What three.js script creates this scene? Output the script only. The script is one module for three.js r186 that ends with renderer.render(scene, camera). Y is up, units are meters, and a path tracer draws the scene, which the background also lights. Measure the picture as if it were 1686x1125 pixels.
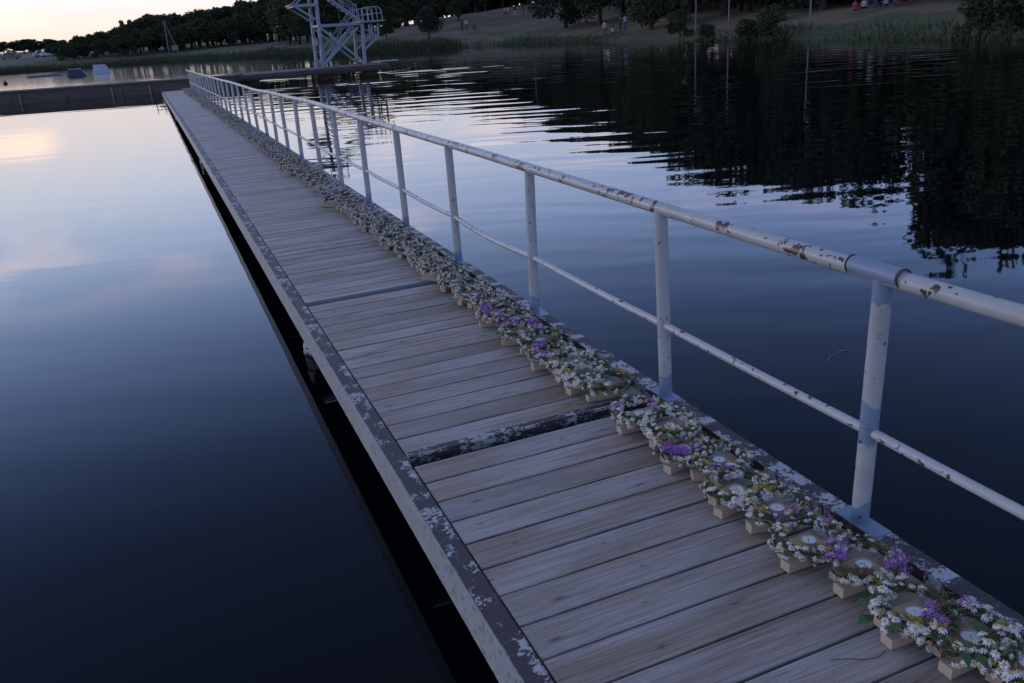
import * as THREE from 'three';
import { mergeGeometries } from 'three/addons/utils/BufferGeometryUtils.js';
import { MarchingCubes } from 'three/addons/objects/MarchingCubes.js';
import { RoundedBoxGeometry } from 'three/addons/geometries/RoundedBoxGeometry.js';

// ------------------------------------------------------------------ camera, sky, sun, exposure
const scene = new THREE.Scene();
const EYE = 2.094;
const camera = new THREE.PerspectiveCamera(44.55, 1024 / 683, 0.1, 1500);
camera.position.set(0, EYE, 0);
camera.rotation.set(-0.3607, -0.3757, -0.071, 'YXZ');
const renderer = new THREE.WebGLRenderer();
renderer.toneMapping = THREE.LinearToneMapping;
renderer.toneMappingExposure = 1.8;
renderer.shadowMap.enabled = true;

const SUNSET_AZ = -38 * Math.PI / 180;       // the afterglow, left of the pier's far end
const clamp = (v, a = 0, b = 1) => Math.min(b, Math.max(a, v));
const sstep = (a, b, x) => { const t = clamp((x - a) / (b - a)); return t * t * (3 - 2 * t); };
const mix = (a, b, t) => a + (b - a) * t;
function rngOf(seed) { let a = seed >>> 0; return () => { a = (a + 0x6D2B79F5) | 0; let t = Math.imul(a ^ (a >>> 15), 1 | a); t = (t + Math.imul(t ^ (t >>> 7), 61 | t)) ^ t; return ((t ^ (t >>> 14)) >>> 0) / 4294967296; }; }
function hash2(x, y, s = 0) { let h = Math.imul(x | 0, 374761393) ^ Math.imul(y | 0, 668265263) ^ Math.imul(s | 0, 2147483647 - 58); h = Math.imul(h ^ (h >>> 13), 1274126177); h ^= h >>> 16; return (h >>> 0) / 4294967296; }
// value noise, optionally periodic in x and y
function vnoise(x, y, s = 0, px = 0, py = 0) {
  const xi = Math.floor(x), yi = Math.floor(y), fx = x - xi, fy = y - yi;
  const u = fx * fx * (3 - 2 * fx), v = fy * fy * (3 - 2 * fy);
  const w = (i, j) => hash2(px ? ((i % px) + px) % px : i, py ? ((j % py) + py) % py : j, s);
  return mix(mix(w(xi, yi), w(xi + 1, yi), u), mix(w(xi, yi + 1), w(xi + 1, yi + 1), u), v);
}
function fbm(x, y, s = 0, oct = 4, px = 0, py = 0) { let a = 0.5, r = 0, n = 0; for (let o = 0; o < oct; o++) { r += a * vnoise(x, y, s + o * 17, px, py); n += a; x *= 2; y *= 2; px *= 2; py *= 2; a *= 0.5; } return r / n; }

// dusk sky by elevation: towards the afterglow, and at right angles to it
const SKY_GLOW = [[0, 0.64, 0.46, 0.37], [2.5, 0.62, 0.53, 0.49], [5, 0.72, 0.67, 0.68], [8, 0.76, 0.82, 0.97], [11.5, 0.68, 0.85, 1.20], [14.5, 0.50, 0.70, 1.15], [17.5, 0.38, 0.56, 1.05], [21.5, 0.25, 0.40, 0.82], [25.5, 0.15, 0.25, 0.55], [30, 0.10, 0.165, 0.38], [40, 0.085, 0.13, 0.27], [60, 0.15, 0.17, 0.26], [90, 0.18, 0.19, 0.26]];
const SKY_AWAY = [[0, 0.50, 0.48, 0.50], [5, 0.46, 0.52, 0.68], [11.5, 0.35, 0.48, 0.90], [14, 0.23, 0.37, 0.76], [17, 0.15, 0.25, 0.56], [20, 0.11, 0.18, 0.40], [25, 0.075, 0.13, 0.30], [30, 0.065, 0.11, 0.25], [40, 0.07, 0.11, 0.23], [60, 0.15, 0.17, 0.26], [90, 0.18, 0.19, 0.26]];
function skyRow(t, e) { for (let i = 1; i < t.length; i++) if (e <= t[i][0]) { const k = (e - t[i - 1][0]) / (t[i][0] - t[i - 1][0]); return [1, 2, 3].map(c => mix(t[i - 1][c], t[i][c], k)); } return t[t.length - 1].slice(1); }
function skyColour(dx, dy, dz, out) {
  const el = Math.asin(clamp(dy, -1, 1)) * 180 / Math.PI;
  const az = Math.atan2(dx, -dz);
  let d = Math.abs(az - SUNSET_AZ); if (d > Math.PI) d = 2 * Math.PI - d;
  const near = Math.exp(-Math.pow(d / 1.1, 4));           // towards the afterglow
  const e = Math.max(el, 0), A = skyRow(SKY_GLOW, e), B = skyRow(SKY_AWAY, e);
  let r = mix(B[0], A[0], near), g = mix(B[1], A[1], near), b = mix(B[2], A[2], near);
  // thin stretched cloud, lit from below the horizon
  if (el > 0) {
    const n = fbm(az * 8 + 40, el * 0.62 + 4, 5, 5), n2 = fbm(az * 2.2 + 20, el * 0.2 + 7, 23, 3);
    const c = sstep(0.53, 0.70, n * 0.7 + n2 * 0.36) * sstep(1, 4, el) * (1 - sstep(11, 16, el)) * (0.25 + 0.75 * near);
    r += c * 0.42; g += c * 0.20; b += c * 0.04;
  }
  out[0] = r; out[1] = g; out[2] = b;
}
{
  const w = 1024, h = 512, data = new Float32Array(w * h * 4), c = [0, 0, 0];
  for (let j = 0; j < h; j++) for (let i = 0; i < w; i++) {
    const v = (j + 0.5) / h, u = (i + 0.5) / w, el = (v - 0.5) * Math.PI, a = (u - 0.5) * 2 * Math.PI;
    skyColour(Math.cos(el) * Math.cos(a), Math.sin(el), Math.cos(el) * Math.sin(a), c);
    data.set([c[0], c[1], c[2], 1], (j * w + i) * 4);
  }
  const t = new THREE.DataTexture(data, w, h, THREE.RGBAFormat, THREE.FloatType);
  t.mapping = THREE.EquirectangularReflectionMapping; t.magFilter = THREE.LinearFilter; t.minFilter = THREE.LinearFilter; t.needsUpdate = true;
  scene.background = t; scene.environment = t;
}
const sun = new THREE.DirectionalLight(new THREE.Color(1, 0.72, 0.55), 0.22);   // last warm light of the afterglow, very soft
sun.position.set(Math.sin(SUNSET_AZ) * 100, 9, -Math.cos(SUNSET_AZ) * 100);
sun.shadow.radius = 30; sun.castShadow = true; sun.shadow.mapSize.set(2048, 2048);
Object.assign(sun.shadow.camera, { left: -60, right: 60, top: 60, bottom: -60, near: 1, far: 400 });
scene.add(sun, sun.target);

// ------------------------------------------------------------------ helpers
const taken = new Map();
function numbered(n) { const k = taken.get(n) || 0; taken.set(n, k + 1); return k ? `${n}_${String(k).padStart(3, '0')}` : n; }
function tag(o, label, category, group, kind) { if (label) o.userData.label = label; if (category) o.userData.category = category; if (group) o.userData.group = group; if (kind) o.userData.kind = kind; return o; }
function thing(name, label, category, pos = [0, 0, 0], turn = 0, group) { const o = new THREE.Group(); o.name = numbered(name); scene.add(o); o.position.set(...pos); o.rotation.y = turn; return tag(o, label, category, group); }
function mesh(name, geo, mat, parent) { const m = new THREE.Mesh(geo, mat); m.name = parent === scene ? numbered(name) : name; m.castShadow = m.receiveShadow = true; parent.add(m); return m; }
function structure(name, geo, mat) { const m = mesh(name, geo, mat, scene); m.userData.kind = 'structure'; return m; }
const V = (x, y, z) => new THREE.Vector3(x, y, z);
function box(w, h, d, x, y, z) { const g = new THREE.BoxGeometry(w, h, d); g.translate(x, y, z); return g; }
function bar(a, b, r, seg = 8, r2 = r) { // round bar between two points
  const d = b.clone().sub(a), g = new THREE.CylinderGeometry(r2, r, d.length(), seg, 1);
  g.applyQuaternion(new THREE.Quaternion().setFromUnitVectors(V(0, 1, 0), d.clone().normalize()));
  g.translate((a.x + b.x) / 2, (a.y + b.y) / 2, (a.z + b.z) / 2); return g;
}
function beam(a, b, w, h = w) { // square bar between two points
  const d = b.clone().sub(a), g = new THREE.BoxGeometry(w, h, d.length()), m = new THREE.Matrix4();
  m.lookAt(a, b, Math.abs(d.y) > 0.98 * d.length() ? V(1, 0, 0) : V(0, 1, 0)); g.applyMatrix4(m);
  g.translate((a.x + b.x) / 2, (a.y + b.y) / 2, (a.z + b.z) / 2); return g;
}
function std(rgb, rough = 0.8, o = {}) { return new THREE.MeshStandardMaterial({ color: new THREE.Color().setRGB(...rgb), roughness: rough, ...o }); }
// texture from a function (u, v in 0..1) -> linear [r,g,b]
function colourTex(w, h, fn, wrap = true) {
  const d = new Uint8Array(w * h * 4), enc = v => 255 * (v <= 0.0031308 ? 12.92 * v : 1.055 * Math.pow(v, 1 / 2.4) - 0.055);
  for (let j = 0; j < h; j++) for (let i = 0; i < w; i++) { const c = fn(i / w, j / h), k = (j * w + i) * 4; d[k] = clamp(enc(clamp(c[0])), 0, 255); d[k + 1] = clamp(enc(clamp(c[1])), 0, 255); d[k + 2] = clamp(enc(clamp(c[2])), 0, 255); d[k + 3] = 255; }
  const t = new THREE.DataTexture(d, w, h); t.colorSpace = THREE.SRGBColorSpace; t.magFilter = THREE.LinearFilter; t.minFilter = THREE.LinearMipmapLinearFilter; t.generateMipmaps = true;
  if (wrap) t.wrapS = t.wrapT = THREE.RepeatWrapping; t.needsUpdate = true; return t;
}
function greyTex(w, h, fn, wrap = true) {
  const d = new Uint8Array(w * h * 4);
  for (let j = 0; j < h; j++) for (let i = 0; i < w; i++) { const c = clamp(fn(i / w, j / h)) * 255, k = (j * w + i) * 4; d[k] = d[k + 1] = d[k + 2] = c; d[k + 3] = 255; }
  const t = new THREE.DataTexture(d, w, h); t.magFilter = THREE.LinearFilter; t.minFilter = THREE.LinearMipmapLinearFilter; t.generateMipmaps = true;
  if (wrap) t.wrapS = t.wrapT = THREE.RepeatWrapping; t.needsUpdate = true; return t;
}
const lerp3 = (a, b, t) => [mix(a[0], b[0], t), mix(a[1], b[1], t), mix(a[2], b[2], t)];

// ------------------------------------------------------------------ shore and terrain
const SHORE = [[-260, -235], [-120, -205], [-60, -192], [-26, -183], [-5, -181], [6.5, -164], [14, -141], [22, -129], [31, -117], [38, -110], [43, -101], [43.5, -76], [42.5, -56], [41, -43], [38.5, -29], [36, -8], [34, 40], [30, 120]];
const PROF = { // metres inland -> height
  left: [[-6, -1.2], [0, -0.03], [1.5, 0.3], [8, 1.0], [20, 1.9], [60, 3.0], [160, 4.5], [400, 9]],
  mid: [[-6, -1.2], [0, -0.03], [1.5, 0.3], [6, 1.0], [16, 2.5], [32, 4.7], [48, 5.8], [90, 8.5], [200, 14], [400, 18]],
  right: [[-6, -1.2], [0, -0.03], [1.2, 0.3], [4, 0.75], [9, 1.5], [12.5, 1.78], [30, 2.15], [60, 5.5], [150, 13], [400, 20]],
};
const kindAt = s => [[0, 'left', 'left'], [4, 'left', 'left'], [6.5, 'left', 'mid'], [8, 'mid', 'mid'], [10, 'mid', 'right'], [11.5, 'right', 'right'], [20, 'right', 'right']];
function profile(name, t) { const p = PROF[name]; if (t <= p[0][0]) return p[0][1]; for (let i = 1; i < p.length; i++) if (t <= p[i][0]) { const k = (t - p[i - 1][0]) / (p[i][0] - p[i - 1][0]); return mix(p[i - 1][1], p[i][1], k); } return p[p.length - 1][1]; }
function shoreAt(x, z) { // signed distance inland (t) and place along the shore (s)
  let best = 1e9, bs = 0, sign = 1;
  for (let i = 0; i + 1 < SHORE.length; i++) {
    const [ax, az] = SHORE[i], [bx, bz] = SHORE[i + 1], dx = bx - ax, dz = bz - az, k = clamp(((x - ax) * dx + (z - az) * dz) / (dx * dx + dz * dz));
    const qx = x - ax - dx * k, qz = z - az - dz * k, d = Math.hypot(qx, qz);
    if (d < best) { best = d; bs = i + k; sign = (qx * dz - qz * dx) >= 0 ? 1 : -1; }
  }
  return [best * sign, bs];
}
function groundAt(x, z) {
  let [t, s] = shoreAt(x, z);
  t += (fbm(x * 0.13, z * 0.13, 3, 3) - 0.5) * 3.2;
  const w1 = sstep(5, 8.2, s), w2 = sstep(9.6, 11.4, s);
  let h = mix(mix(profile('left', t), profile('mid', t), w1), profile('right', t), w2);
  if (t > 0) h += (fbm(x * 0.35, z * 0.35, 11, 3) - 0.5) * Math.min(t, 8) * 0.05;
  return h;
}
{
  const rs = []; for (let r = 26; r < 420;) { rs.push(r); r += r < 250 ? 0.9 + r * 0.002 : 6; }
  const az0 = -75, az1 = 120, da = 0.55, na = Math.round((az1 - az0) / da) + 1, pos = [], col = [], idx = [];
  for (const r of rs) for (let a = 0; a < na; a++) {
    const A = (az0 + a * da) * Math.PI / 180, x = Math.sin(A) * r, z = -Math.cos(A) * r, y = groundAt(x, z);
    pos.push(x, y, z);
    const [t, s] = shoreAt(x, z), n = fbm(x * 0.22, z * 0.22, 31, 4), n2 = fbm(x * 0.9, z * 0.9, 37, 2);
    const dry = [0.15, 0.112, 0.07], green = [0.05, 0.07, 0.026];
    let k = sstep(0.36, 0.62, n * 0.75 + n2 * 0.25);
    k = s < 7 ? k * 0.4 : k * 0.85 + 0.15;                     // greener meadow on the far left, dry lawn on the slopes
    if (t < 4) k *= clamp(t / 4);
    const c = lerp3(green, dry, k), v = 0.8 + 0.4 * n2; col.push(c[0] * v, c[1] * v, c[2] * v);
  }
  for (let j = 0; j + 1 < rs.length; j++) for (let a = 0; a + 1 < na; a++) { const i = j * na + a; idx.push(i, i + 1, i + na, i + 1, i + na + 1, i + na); }
  const g = new THREE.BufferGeometry(); g.setAttribute('position', new THREE.Float32BufferAttribute(pos, 3)); g.setAttribute('color', new THREE.Float32BufferAttribute(col, 3)); g.setIndex(idx); g.computeVertexNormals();
  structure('terrain', g, new THREE.MeshStandardMaterial({ vertexColors: true, roughness: 1 }));
}

// ------------------------------------------------------------------ water: one sheet with real long-crested ripples
const WAVES = []; {
  const r = rngOf(77);
  for (let i = 0; i < 36; i++) { const L = 0.24 * Math.pow(9, i / 35), th = (24 + (r() - 0.5) * 40) * Math.PI / 180; WAVES.push([Math.sin(th) * 2 * Math.PI / L, -Math.cos(th) * 2 * Math.PI / L, L, r() * 6.283, 0.0046 * (0.6 + r() * 0.8) * (L < 0.5 ? 0.75 : 1)]); }
}
function breeze(x, z) { return sstep(53, 64, -z) * (1 - sstep(6, 24, x + (z + 60) * 0.1)); }   // wind on the open lake beyond the breakwater
function rippleMask(x, z) { // lee and glassy left of the pier, light ripples on the right
  const r = Math.hypot(x, z);
  const open = sstep(3, 26, x + 0.22 * Math.max(0, -z) - 1.5) * 0.75 + 0.28;
  let m = x > 0.6 ? open : mix(0.13, open, sstep(40, 50, -z) * sstep(-3, 3, x));
  m = Math.max(m * (0.5 + 1.0 * fbm(x * 0.06 + 3, z * 0.06, 51, 3)), breeze(x, z) * 2.6);
  return m * (0.65 + 0.35 * sstep(4, 20, r));
}
{
  const rs = [0.05]; for (let r = 0.6; r < 480;) { rs.push(r); r += r < 10 ? 0.07 : r < 60 ? 0.07 + (r - 10) * 0.0022 : r < 210 ? 0.2 + (r - 60) * 0.02 : 12; }
  const da = 0.5, azs = []; for (let a = -40; a <= 80; a += da) azs.push(a); for (let a = 84; a < 320; a += 4) azs.push(a); azs.push(320);
  const na = azs.length, pos = new Float32Array(rs.length * na * 3), nor = new Float32Array(rs.length * na * 3), uv = new Float32Array(rs.length * na * 2), idx = [];
  rs.forEach((r, j) => {
    const dr = j + 1 < rs.length ? rs[j + 1] - r : 20;
    azs.forEach((a, i) => {
      const A = a * Math.PI / 180, x = Math.sin(A) * r, z = -Math.cos(A) * r, k = (j * na + i) * 3;
      let y = 0, sx = 0, sz = 0;
      if (a < 81 && r < 230) {
        const m = rippleMask(x, z), wx = x + 0.9 * fbm(x * 0.3, z * 0.3, 61, 2), wz = z + 0.9 * fbm(x * 0.3 + 50, z * 0.3, 63, 2), rx = Math.sin(A), rz = -Math.cos(A), dt = r * da * 0.01745;
        for (const [kx, kz, L, ph, sl] of WAVES) { // leave out what the mesh is too coarse for here
          const kr = Math.abs(kx * rx + kz * rz) * dr, kt = Math.abs(kx * rz - kz * rx) * dt, f = 1 - sstep(1.3, 2.6, Math.max(kr, kt)); if (f <= 0) continue;
          const q = kx * wx + kz * wz + ph, am = m * f * sl, kk = 6.283 / L; y += am / kk * Math.sin(q); const c = am * Math.cos(q) / kk; sx += c * kx; sz += c * kz; }
      }
      pos[k] = x; pos[k + 1] = y; pos[k + 2] = z; const l = Math.hypot(sx, 1, sz); nor[k] = -sx / l; nor[k + 1] = 1 / l; nor[k + 2] = -sz / l;
      uv[k / 3 * 2] = clamp(0.03 + breeze(x, z) * 0.94, 0.02, 0.98); uv[k / 3 * 2 + 1] = 0.5;
    });
  });
  for (let j = 0; j + 1 < rs.length; j++) for (let i = 0; i + 1 < na; i++) { const q = j * na + i; idx.push(q, q + 1, q + na, q + 1, q + na + 1, q + na); }
  const g = new THREE.BufferGeometry(); g.setAttribute('position', new THREE.BufferAttribute(pos, 3)); g.setAttribute('normal', new THREE.BufferAttribute(nor, 3)); g.setAttribute('uv', new THREE.BufferAttribute(uv, 2)); g.setIndex(idx);
  // wind-roughened water scatters more: roughness follows the breeze
  structure('water', g, new THREE.MeshPhysicalMaterial({ color: new THREE.Color().setRGB(0.0015, 0.0025, 0.004), roughness: 1, roughnessMap: greyTex(64, 4, u => 0.02 + 0.07 * u, false), ior: 1.24 }));
}

// ------------------------------------------------------------------ materials of the pier
const PAINT = [0.40, 0.41, 0.40], CHIP = [0.05, 0.036, 0.036], OLDBLUE = [0.20, 0.26, 0.36];
function woodTex(seed) {
  const knots = [], r = rngOf(seed * 991 + 5); for (let i = 0; i < 4; i++) knots.push([r(), 0.15 + r() * 0.7, 0.006 + r() * 0.012]);
  const cracks = []; for (let i = 0; i < 9; i++) cracks.push([r(), 0.08 + r() * 0.3, r(), (r() - 0.5) * 0.15]);
  const tone = 0.85 + r() * 0.3;
  const f = (u, v) => {
    let warp = 0, dark = 0;
    for (const [ku, kv, kr] of knots) { const dx = (u - ku) * 8, dy = v - kv, d = Math.hypot(dx * 0.55, dy); warp += Math.exp(-d * d / 0.02) * Math.sign(dy || 1) * 0.5; const e = d / (kr * 4); if (e < 1) dark = Math.max(dark, 1 - e * e); else if (e < 1.5) dark = Math.max(dark, 0.35 * (1.5 - e) * 2); }
    const bend = fbm(u * 2.2, v * 1.5, seed, 3) * 2.2 + vnoise(v * 9, u * 0.6, seed + 77) * 0.9;
    const ring = Math.pow(0.5 + 0.5 * Math.sin((v * 3.2 + warp + bend) * 6.283), 1.4) * (0.35 + 0.65 * fbm(u * 3, v * 3, seed + 55, 2));
    const fine = fbm(u * 9, v * 75, seed + 3, 4), fib = vnoise(u * 40, v * 128, seed + 9);
    const blotch = fbm(u * 4, v * 1.6, seed + 21, 4);
    let crack = 0; for (const [cu, cl, cv, sl] of cracks) { const k = (u - cu) / cl; if (k > 0 && k < 1) { const d = Math.abs(v - cv - sl * k - 0.02 * Math.sin(k * 9)); crack = Math.max(crack, (1 - d / 0.008) * Math.sin(k * 3.14)); } }
    return { ring, fine, fib, blotch, dark, crack: Math.max(0, crack), tone };
  };
  const map = colourTex(1024, 128, (u, v) => {
    const q = f(u, v); const warm = [0.345, 0.27, 0.21], grey = [0.37, 0.335, 0.31];
    let c = lerp3(warm, grey, sstep(0.3, 0.7, q.blotch));
    const m = q.tone * (0.9 - 0.16 * q.ring + 0.8 * (q.fine - 0.5) + 0.32 * (q.fib - 0.5) + 0.3 * (q.blotch - 0.5));
    c = c.map(k => k * m); c = lerp3(c, [0.07, 0.05, 0.04], q.dark * 0.75); return lerp3(c, [0.02, 0.016, 0.014], q.crack * 0.9);
  });
  const bump = greyTex(1024, 128, (u, v) => { const q = f(u, v); return 0.55 + 0.2 * q.ring + 0.35 * (q.fine - 0.5) + 0.2 * (q.fib - 0.5) - 0.5 * q.crack - 0.15 * q.dark; });
  return new THREE.MeshStandardMaterial({ map, bumpMap: bump, bumpScale: 0.003, roughness: 0.6 });
}
const WOOD = [1, 2, 3, 4, 5, 6].map(woodTex);
function peelTex(seed, dark, pale, amount, w = 1024, h = 64, asp = 16) { // paint worn through in ragged patches
  const f = (u, v) => { const b = fbm(u * asp * 1.2, v * 1.2, seed, 3), n = fbm(u * asp * 7, v * 7, seed + 7, 4), s = fbm(u * asp * 26, v * 26, seed + 13, 2); return sstep(0, 0.05, b * 0.62 + n * 0.38 + (s - 0.5) * 0.2 - amount); };
  const map = colourTex(w, h, (u, v) => { const k = f(u, v), n = fbm(u * asp * 10, v * 10, seed + 31, 3); return lerp3(dark, pale, k).map(c => c * (0.75 + 0.5 * n)); });
  const bump = greyTex(w, h, (u, v) => f(u, v) * 0.6 + 0.3 * fbm(u * asp * 20, v * 20, seed + 41, 2));
  return new THREE.MeshStandardMaterial({ map, bumpMap: bump, bumpScale: 0.0012, roughness: 0.62 });
}
const M = {
  beamTop: peelTex(3, [0.055, 0.038, 0.042], [0.42, 0.43, 0.43], 0.575),
  kerbTop: peelTex(8, [0.045, 0.034, 0.04], [0.44, 0.45, 0.47], 0.52),
  strip: peelTex(12, [0.045, 0.035, 0.04], [0.40, 0.41, 0.41], 0.57),
  fascia: new THREE.MeshStandardMaterial({ roughness: 0.55, map: colourTex(1024, 64, (u, v) => { const n = fbm(u * 40, v * 3, 5, 4), d = sstep(0.66, 0.72, fbm(u * 130, v * 8, 9, 3)); return lerp3([0.36, 0.38, 0.38].map(c => c * (0.85 + 0.3 * n)), [0.09, 0.08, 0.08], d * 0.6); }) }),
  rail: new THREE.MeshStandardMaterial({ roughness: 0.42, map: colourTex(1024, 128, (u, v) => { // u along the pipe, v round it
    const topside = 0.5 + 0.5 * Math.cos((v - 0.25) * 6.283), n = fbm(u * 70, v * 5, 3, 4, 70, 5), big = fbm(u * 12, v * 2, 15, 3, 12, 2), fine = fbm(u * 240, v * 14, 25, 2, 240, 14);
    const k = sstep(0.60, 0.63, n * 0.62 + big * 0.3 + (fine - 0.5) * 0.16 + topside * 0.06), g = fbm(u * 30, v * 4, 33, 3, 30, 4);
    return lerp3(PAINT.map(c => c * (0.86 + 0.26 * g)), CHIP, k); }) }),
  midRail: new THREE.MeshStandardMaterial({ roughness: 0.42, map: colourTex(1024, 64, (u, v) => { const n = fbm(u * 90, v * 4, 43, 4, 90, 4), fine = fbm(u * 300, v * 10, 45, 2, 300, 10); return lerp3([0.44, 0.45, 0.45].map(c => c * (0.9 + 0.2 * n)), CHIP, sstep(0.70, 0.72, n * 0.8 + fine * 0.22)); }) }),
  patch: std(OLDBLUE, 0.45),
  dark: std([0.02, 0.018, 0.018], 0.9),
  galv: std([0.30, 0.32, 0.33], 0.45, { metalness: 0.2 }),
  rust: std([0.07, 0.045, 0.035], 0.85),
  concrete: new THREE.MeshStandardMaterial({ roughness: 0.9, map: colourTex(256, 256, (u, v) => { const n = fbm(u * 8, v * 8, 71, 5, 8, 8), s = fbm(u * 3, v * 20, 73, 3, 3, 20); return [0.085, 0.075, 0.066].map(c => c * (0.45 + 0.7 * n + 0.4 * s)); }) }),
  crust: new THREE.MeshStandardMaterial({ roughness: 0.95, map: colourTex(128, 128, (u, v) => { const n = fbm(u * 10, v * 10, 81, 4, 10, 10); return lerp3([0.03, 0.03, 0.028], [0.42, 0.42, 0.40], sstep(0.42, 0.55, n)); }) }),
};
function postTex(seed, zones) { // zones: [from, to] in 0..1 of the height, repainted blue
  return new THREE.MeshStandardMaterial({ roughness: 0.42, map: colourTex(128, 512, (u, v) => {
    const e = (fbm(u * 5, v * 10, seed, 3, 5) - 0.5) * 0.09, g = fbm(u * 4, v * 14, seed + 5, 4, 4), n = fbm(u * 8, v * 50, seed + 9, 4, 8);
    let c = PAINT.map(k => k * (0.86 + 0.28 * g)); for (const [a, b] of zones) if (v + e > a && v + e < b) c = OLDBLUE.map(k => k * (0.85 + 0.3 * g));
    return lerp3(c, CHIP, sstep(0.76, 0.78, n)); }, true) });
}
const POSTMAT = [postTex(101, [[-1, 0.10], [0.36, 0.52], [0.89, 2]]), postTex(111, [[-1, 0.12]]), postTex(121, [[-1, 0.10]]), postTex(131, [])];

// ------------------------------------------------------------------ the pier
const DECK = 0.382, XL = 0.642, XLI = 0.719, XR = 1.98, KIN = 1.943, KOUT = 2.02, ZN = 1.6, ZF = -46;
const sag = z => -0.15 * sstep(-17, -46, z);       // the far sections float lower
const pier = thing('pier', 'long narrow timber boardwalk pier with pale grey steel edge running across the lake', 'pier');
{
  // long members follow the sag in 2 m lengths merged into one beam
  function runner(x0, x1, y0, y1, vScale) {
    const zs = []; for (let z = ZN; z > ZF; z -= 1.5) zs.push(z); zs.push(ZF);
    const pos = [], uv = [], idx = [];
    const faces = [[[x0, y1], [x1, y1]], [[x1, y1], [x1, y0]], [[x1, y0], [x0, y0]], [[x0, y0], [x0, y1]]];
    for (const [[ax, ay], [bx, by]] of faces) { const b = pos.length / 3; zs.forEach((z, i) => { const s = sag(z); pos.push(ax, ay + s, z, bx, by + s, z); uv.push(-z / vScale, 0, -z / vScale, 1); if (i) { const q = b + 2 * i; idx.push(q - 2, q - 1, q, q - 1, q + 1, q); } }); }
    for (const z of [ZN, ZF]) { const b = pos.length / 3, s = sag(z); pos.push(x0, y0 + s, z, x1, y0 + s, z, x1, y1 + s, z, x0, y1 + s, z); uv.push(0, 0, 1, 0, 1, 1, 0, 1); z === ZN ? idx.push(b, b + 1, b + 2, b, b + 2, b + 3) : idx.push(b, b + 2, b + 1, b, b + 3, b + 2); }
    const g = new THREE.BufferGeometry(); g.setAttribute('position', new THREE.Float32BufferAttribute(pos, 3)); g.setAttribute('uv', new THREE.Float32BufferAttribute(uv, 2)); g.setIndex(idx); g.computeVertexNormals(); return g.toNonIndexed();
  }
  const lb = mesh('edge_beam', runner(XL + 0.004, XLI, DECK - 0.1, DECK, 1.25), M.beamTop, pier); tag(lb, 'dark edge beam with peeling paint along the open side');
  const fa = mesh('fascia', runner(XL - 0.004, XL + 0.003, DECK - 0.166, DECK - 0.003, 2.4), M.fascia, pier); tag(fa, 'pale grey painted side plate of the open edge');
  mesh('fascia', runner(KOUT, KOUT + 0.006, DECK - 0.14, DECK + 0.02, 2.4), M.fascia, pier);
  const kb = mesh('kerb_beam', runner(KIN, KOUT, DECK - 0.1, DECK + 0.03, 1.25), M.kerbTop, pier); tag(kb, 'dark flaking kerb that carries the railing posts');
  for (const x of [0.95, 1.35, 1.72]) mesh('joist', runner(x - 0.03, x + 0.03, DECK - 0.15, DECK - 0.034, 2), M.rust, pier);
  // boards
  const r = rngOf(4), geos = [];
  for (let k = 0; k < 12; k++) { const g = new RoundedBoxGeometry(KIN - XLI - 0.016, 0.03, 0.151, 1, 0.003); const uv = g.attributes.uv, p = g.attributes.position, off = r(), fl = k % 2; for (let i = 0; i < uv.count; i++) { let u = (p.getX(i) + 0.62) / 1.25, v = (p.getZ(i) + 0.0755) / 0.151; if (fl) u = 1 - u; uv.setXY(i, u * 0.66 + off * 0.33, clamp(v, 0.01, 0.99)); } geos.push(g); }
  const strips = [[-3.165, 'dark'], [-5.735, 'pale']], gaps = [-7.25, -11.77, -16.3, -20.8, -25.4, -30, -34.6, -39.2];
  let z = -1.46 + 0.162 * 18, n = 0;
  while (z - 0.162 > ZF) {
    const pitch = 0.162 * (1 + (n > 30 ? (r() - 0.5) * 0.06 : 0)); let za = z, zb = z - pitch;
    const st = strips.find(s => s[0] < za && s[0] >= zb), gp = gaps.find(q => q < za && q >= zb);
    if (st) { // a steel strip lies in the deck; boards butt against it
      const w = st[1] === 'dark' ? 0.048 : 0.034, y = st[1] === 'dark' ? 0.014 : 0.004;
      const g = box(KIN - XLI - 0.01, 0.034 + y, w, (KIN + XLI) / 2, DECK - 0.017 + y / 2, st[0]); const uv = g.attributes.uv, p = g.attributes.position; for (let i = 0; i < uv.count; i++) uv.setXY(i, p.getX(i) * 0.8, (p.getZ(i) - st[0] + p.getY(i)) / w + 0.5);
      const m = mesh('cross_strip', g, st[1] === 'dark' ? M.strip : M.galv, pier); tag(m, st[1] === 'dark' ? 'raised dark steel strip with flaking paint across the boards' : 'bare pale metal strip let in between the boards');
      z = st[0] - w / 2 - 0.004; n++; continue;
    }
    if (gp) { zb -= 0; za -= 0.022; }
    const d = za - zb - (0.009 + (r() < 0.14 ? 0.005 + r() * 0.006 : r() * 0.003)), m = mesh('deck_board', geos[Math.floor(r() * geos.length)], WOOD[Math.floor(r() * WOOD.length)], pier);
    const zc = (za + zb) / 2; m.position.set((KIN + XLI) / 2, DECK - 0.0165 + sag(zc) + (r() - 0.5) * 0.003, zc); m.scale.z = d / 0.151; m.rotation.set((r() - 0.5) * 0.012, (r() - 0.5) * 0.0035, (r() - 0.5) * 0.0015);
    z = zb; n++;
  }
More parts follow.
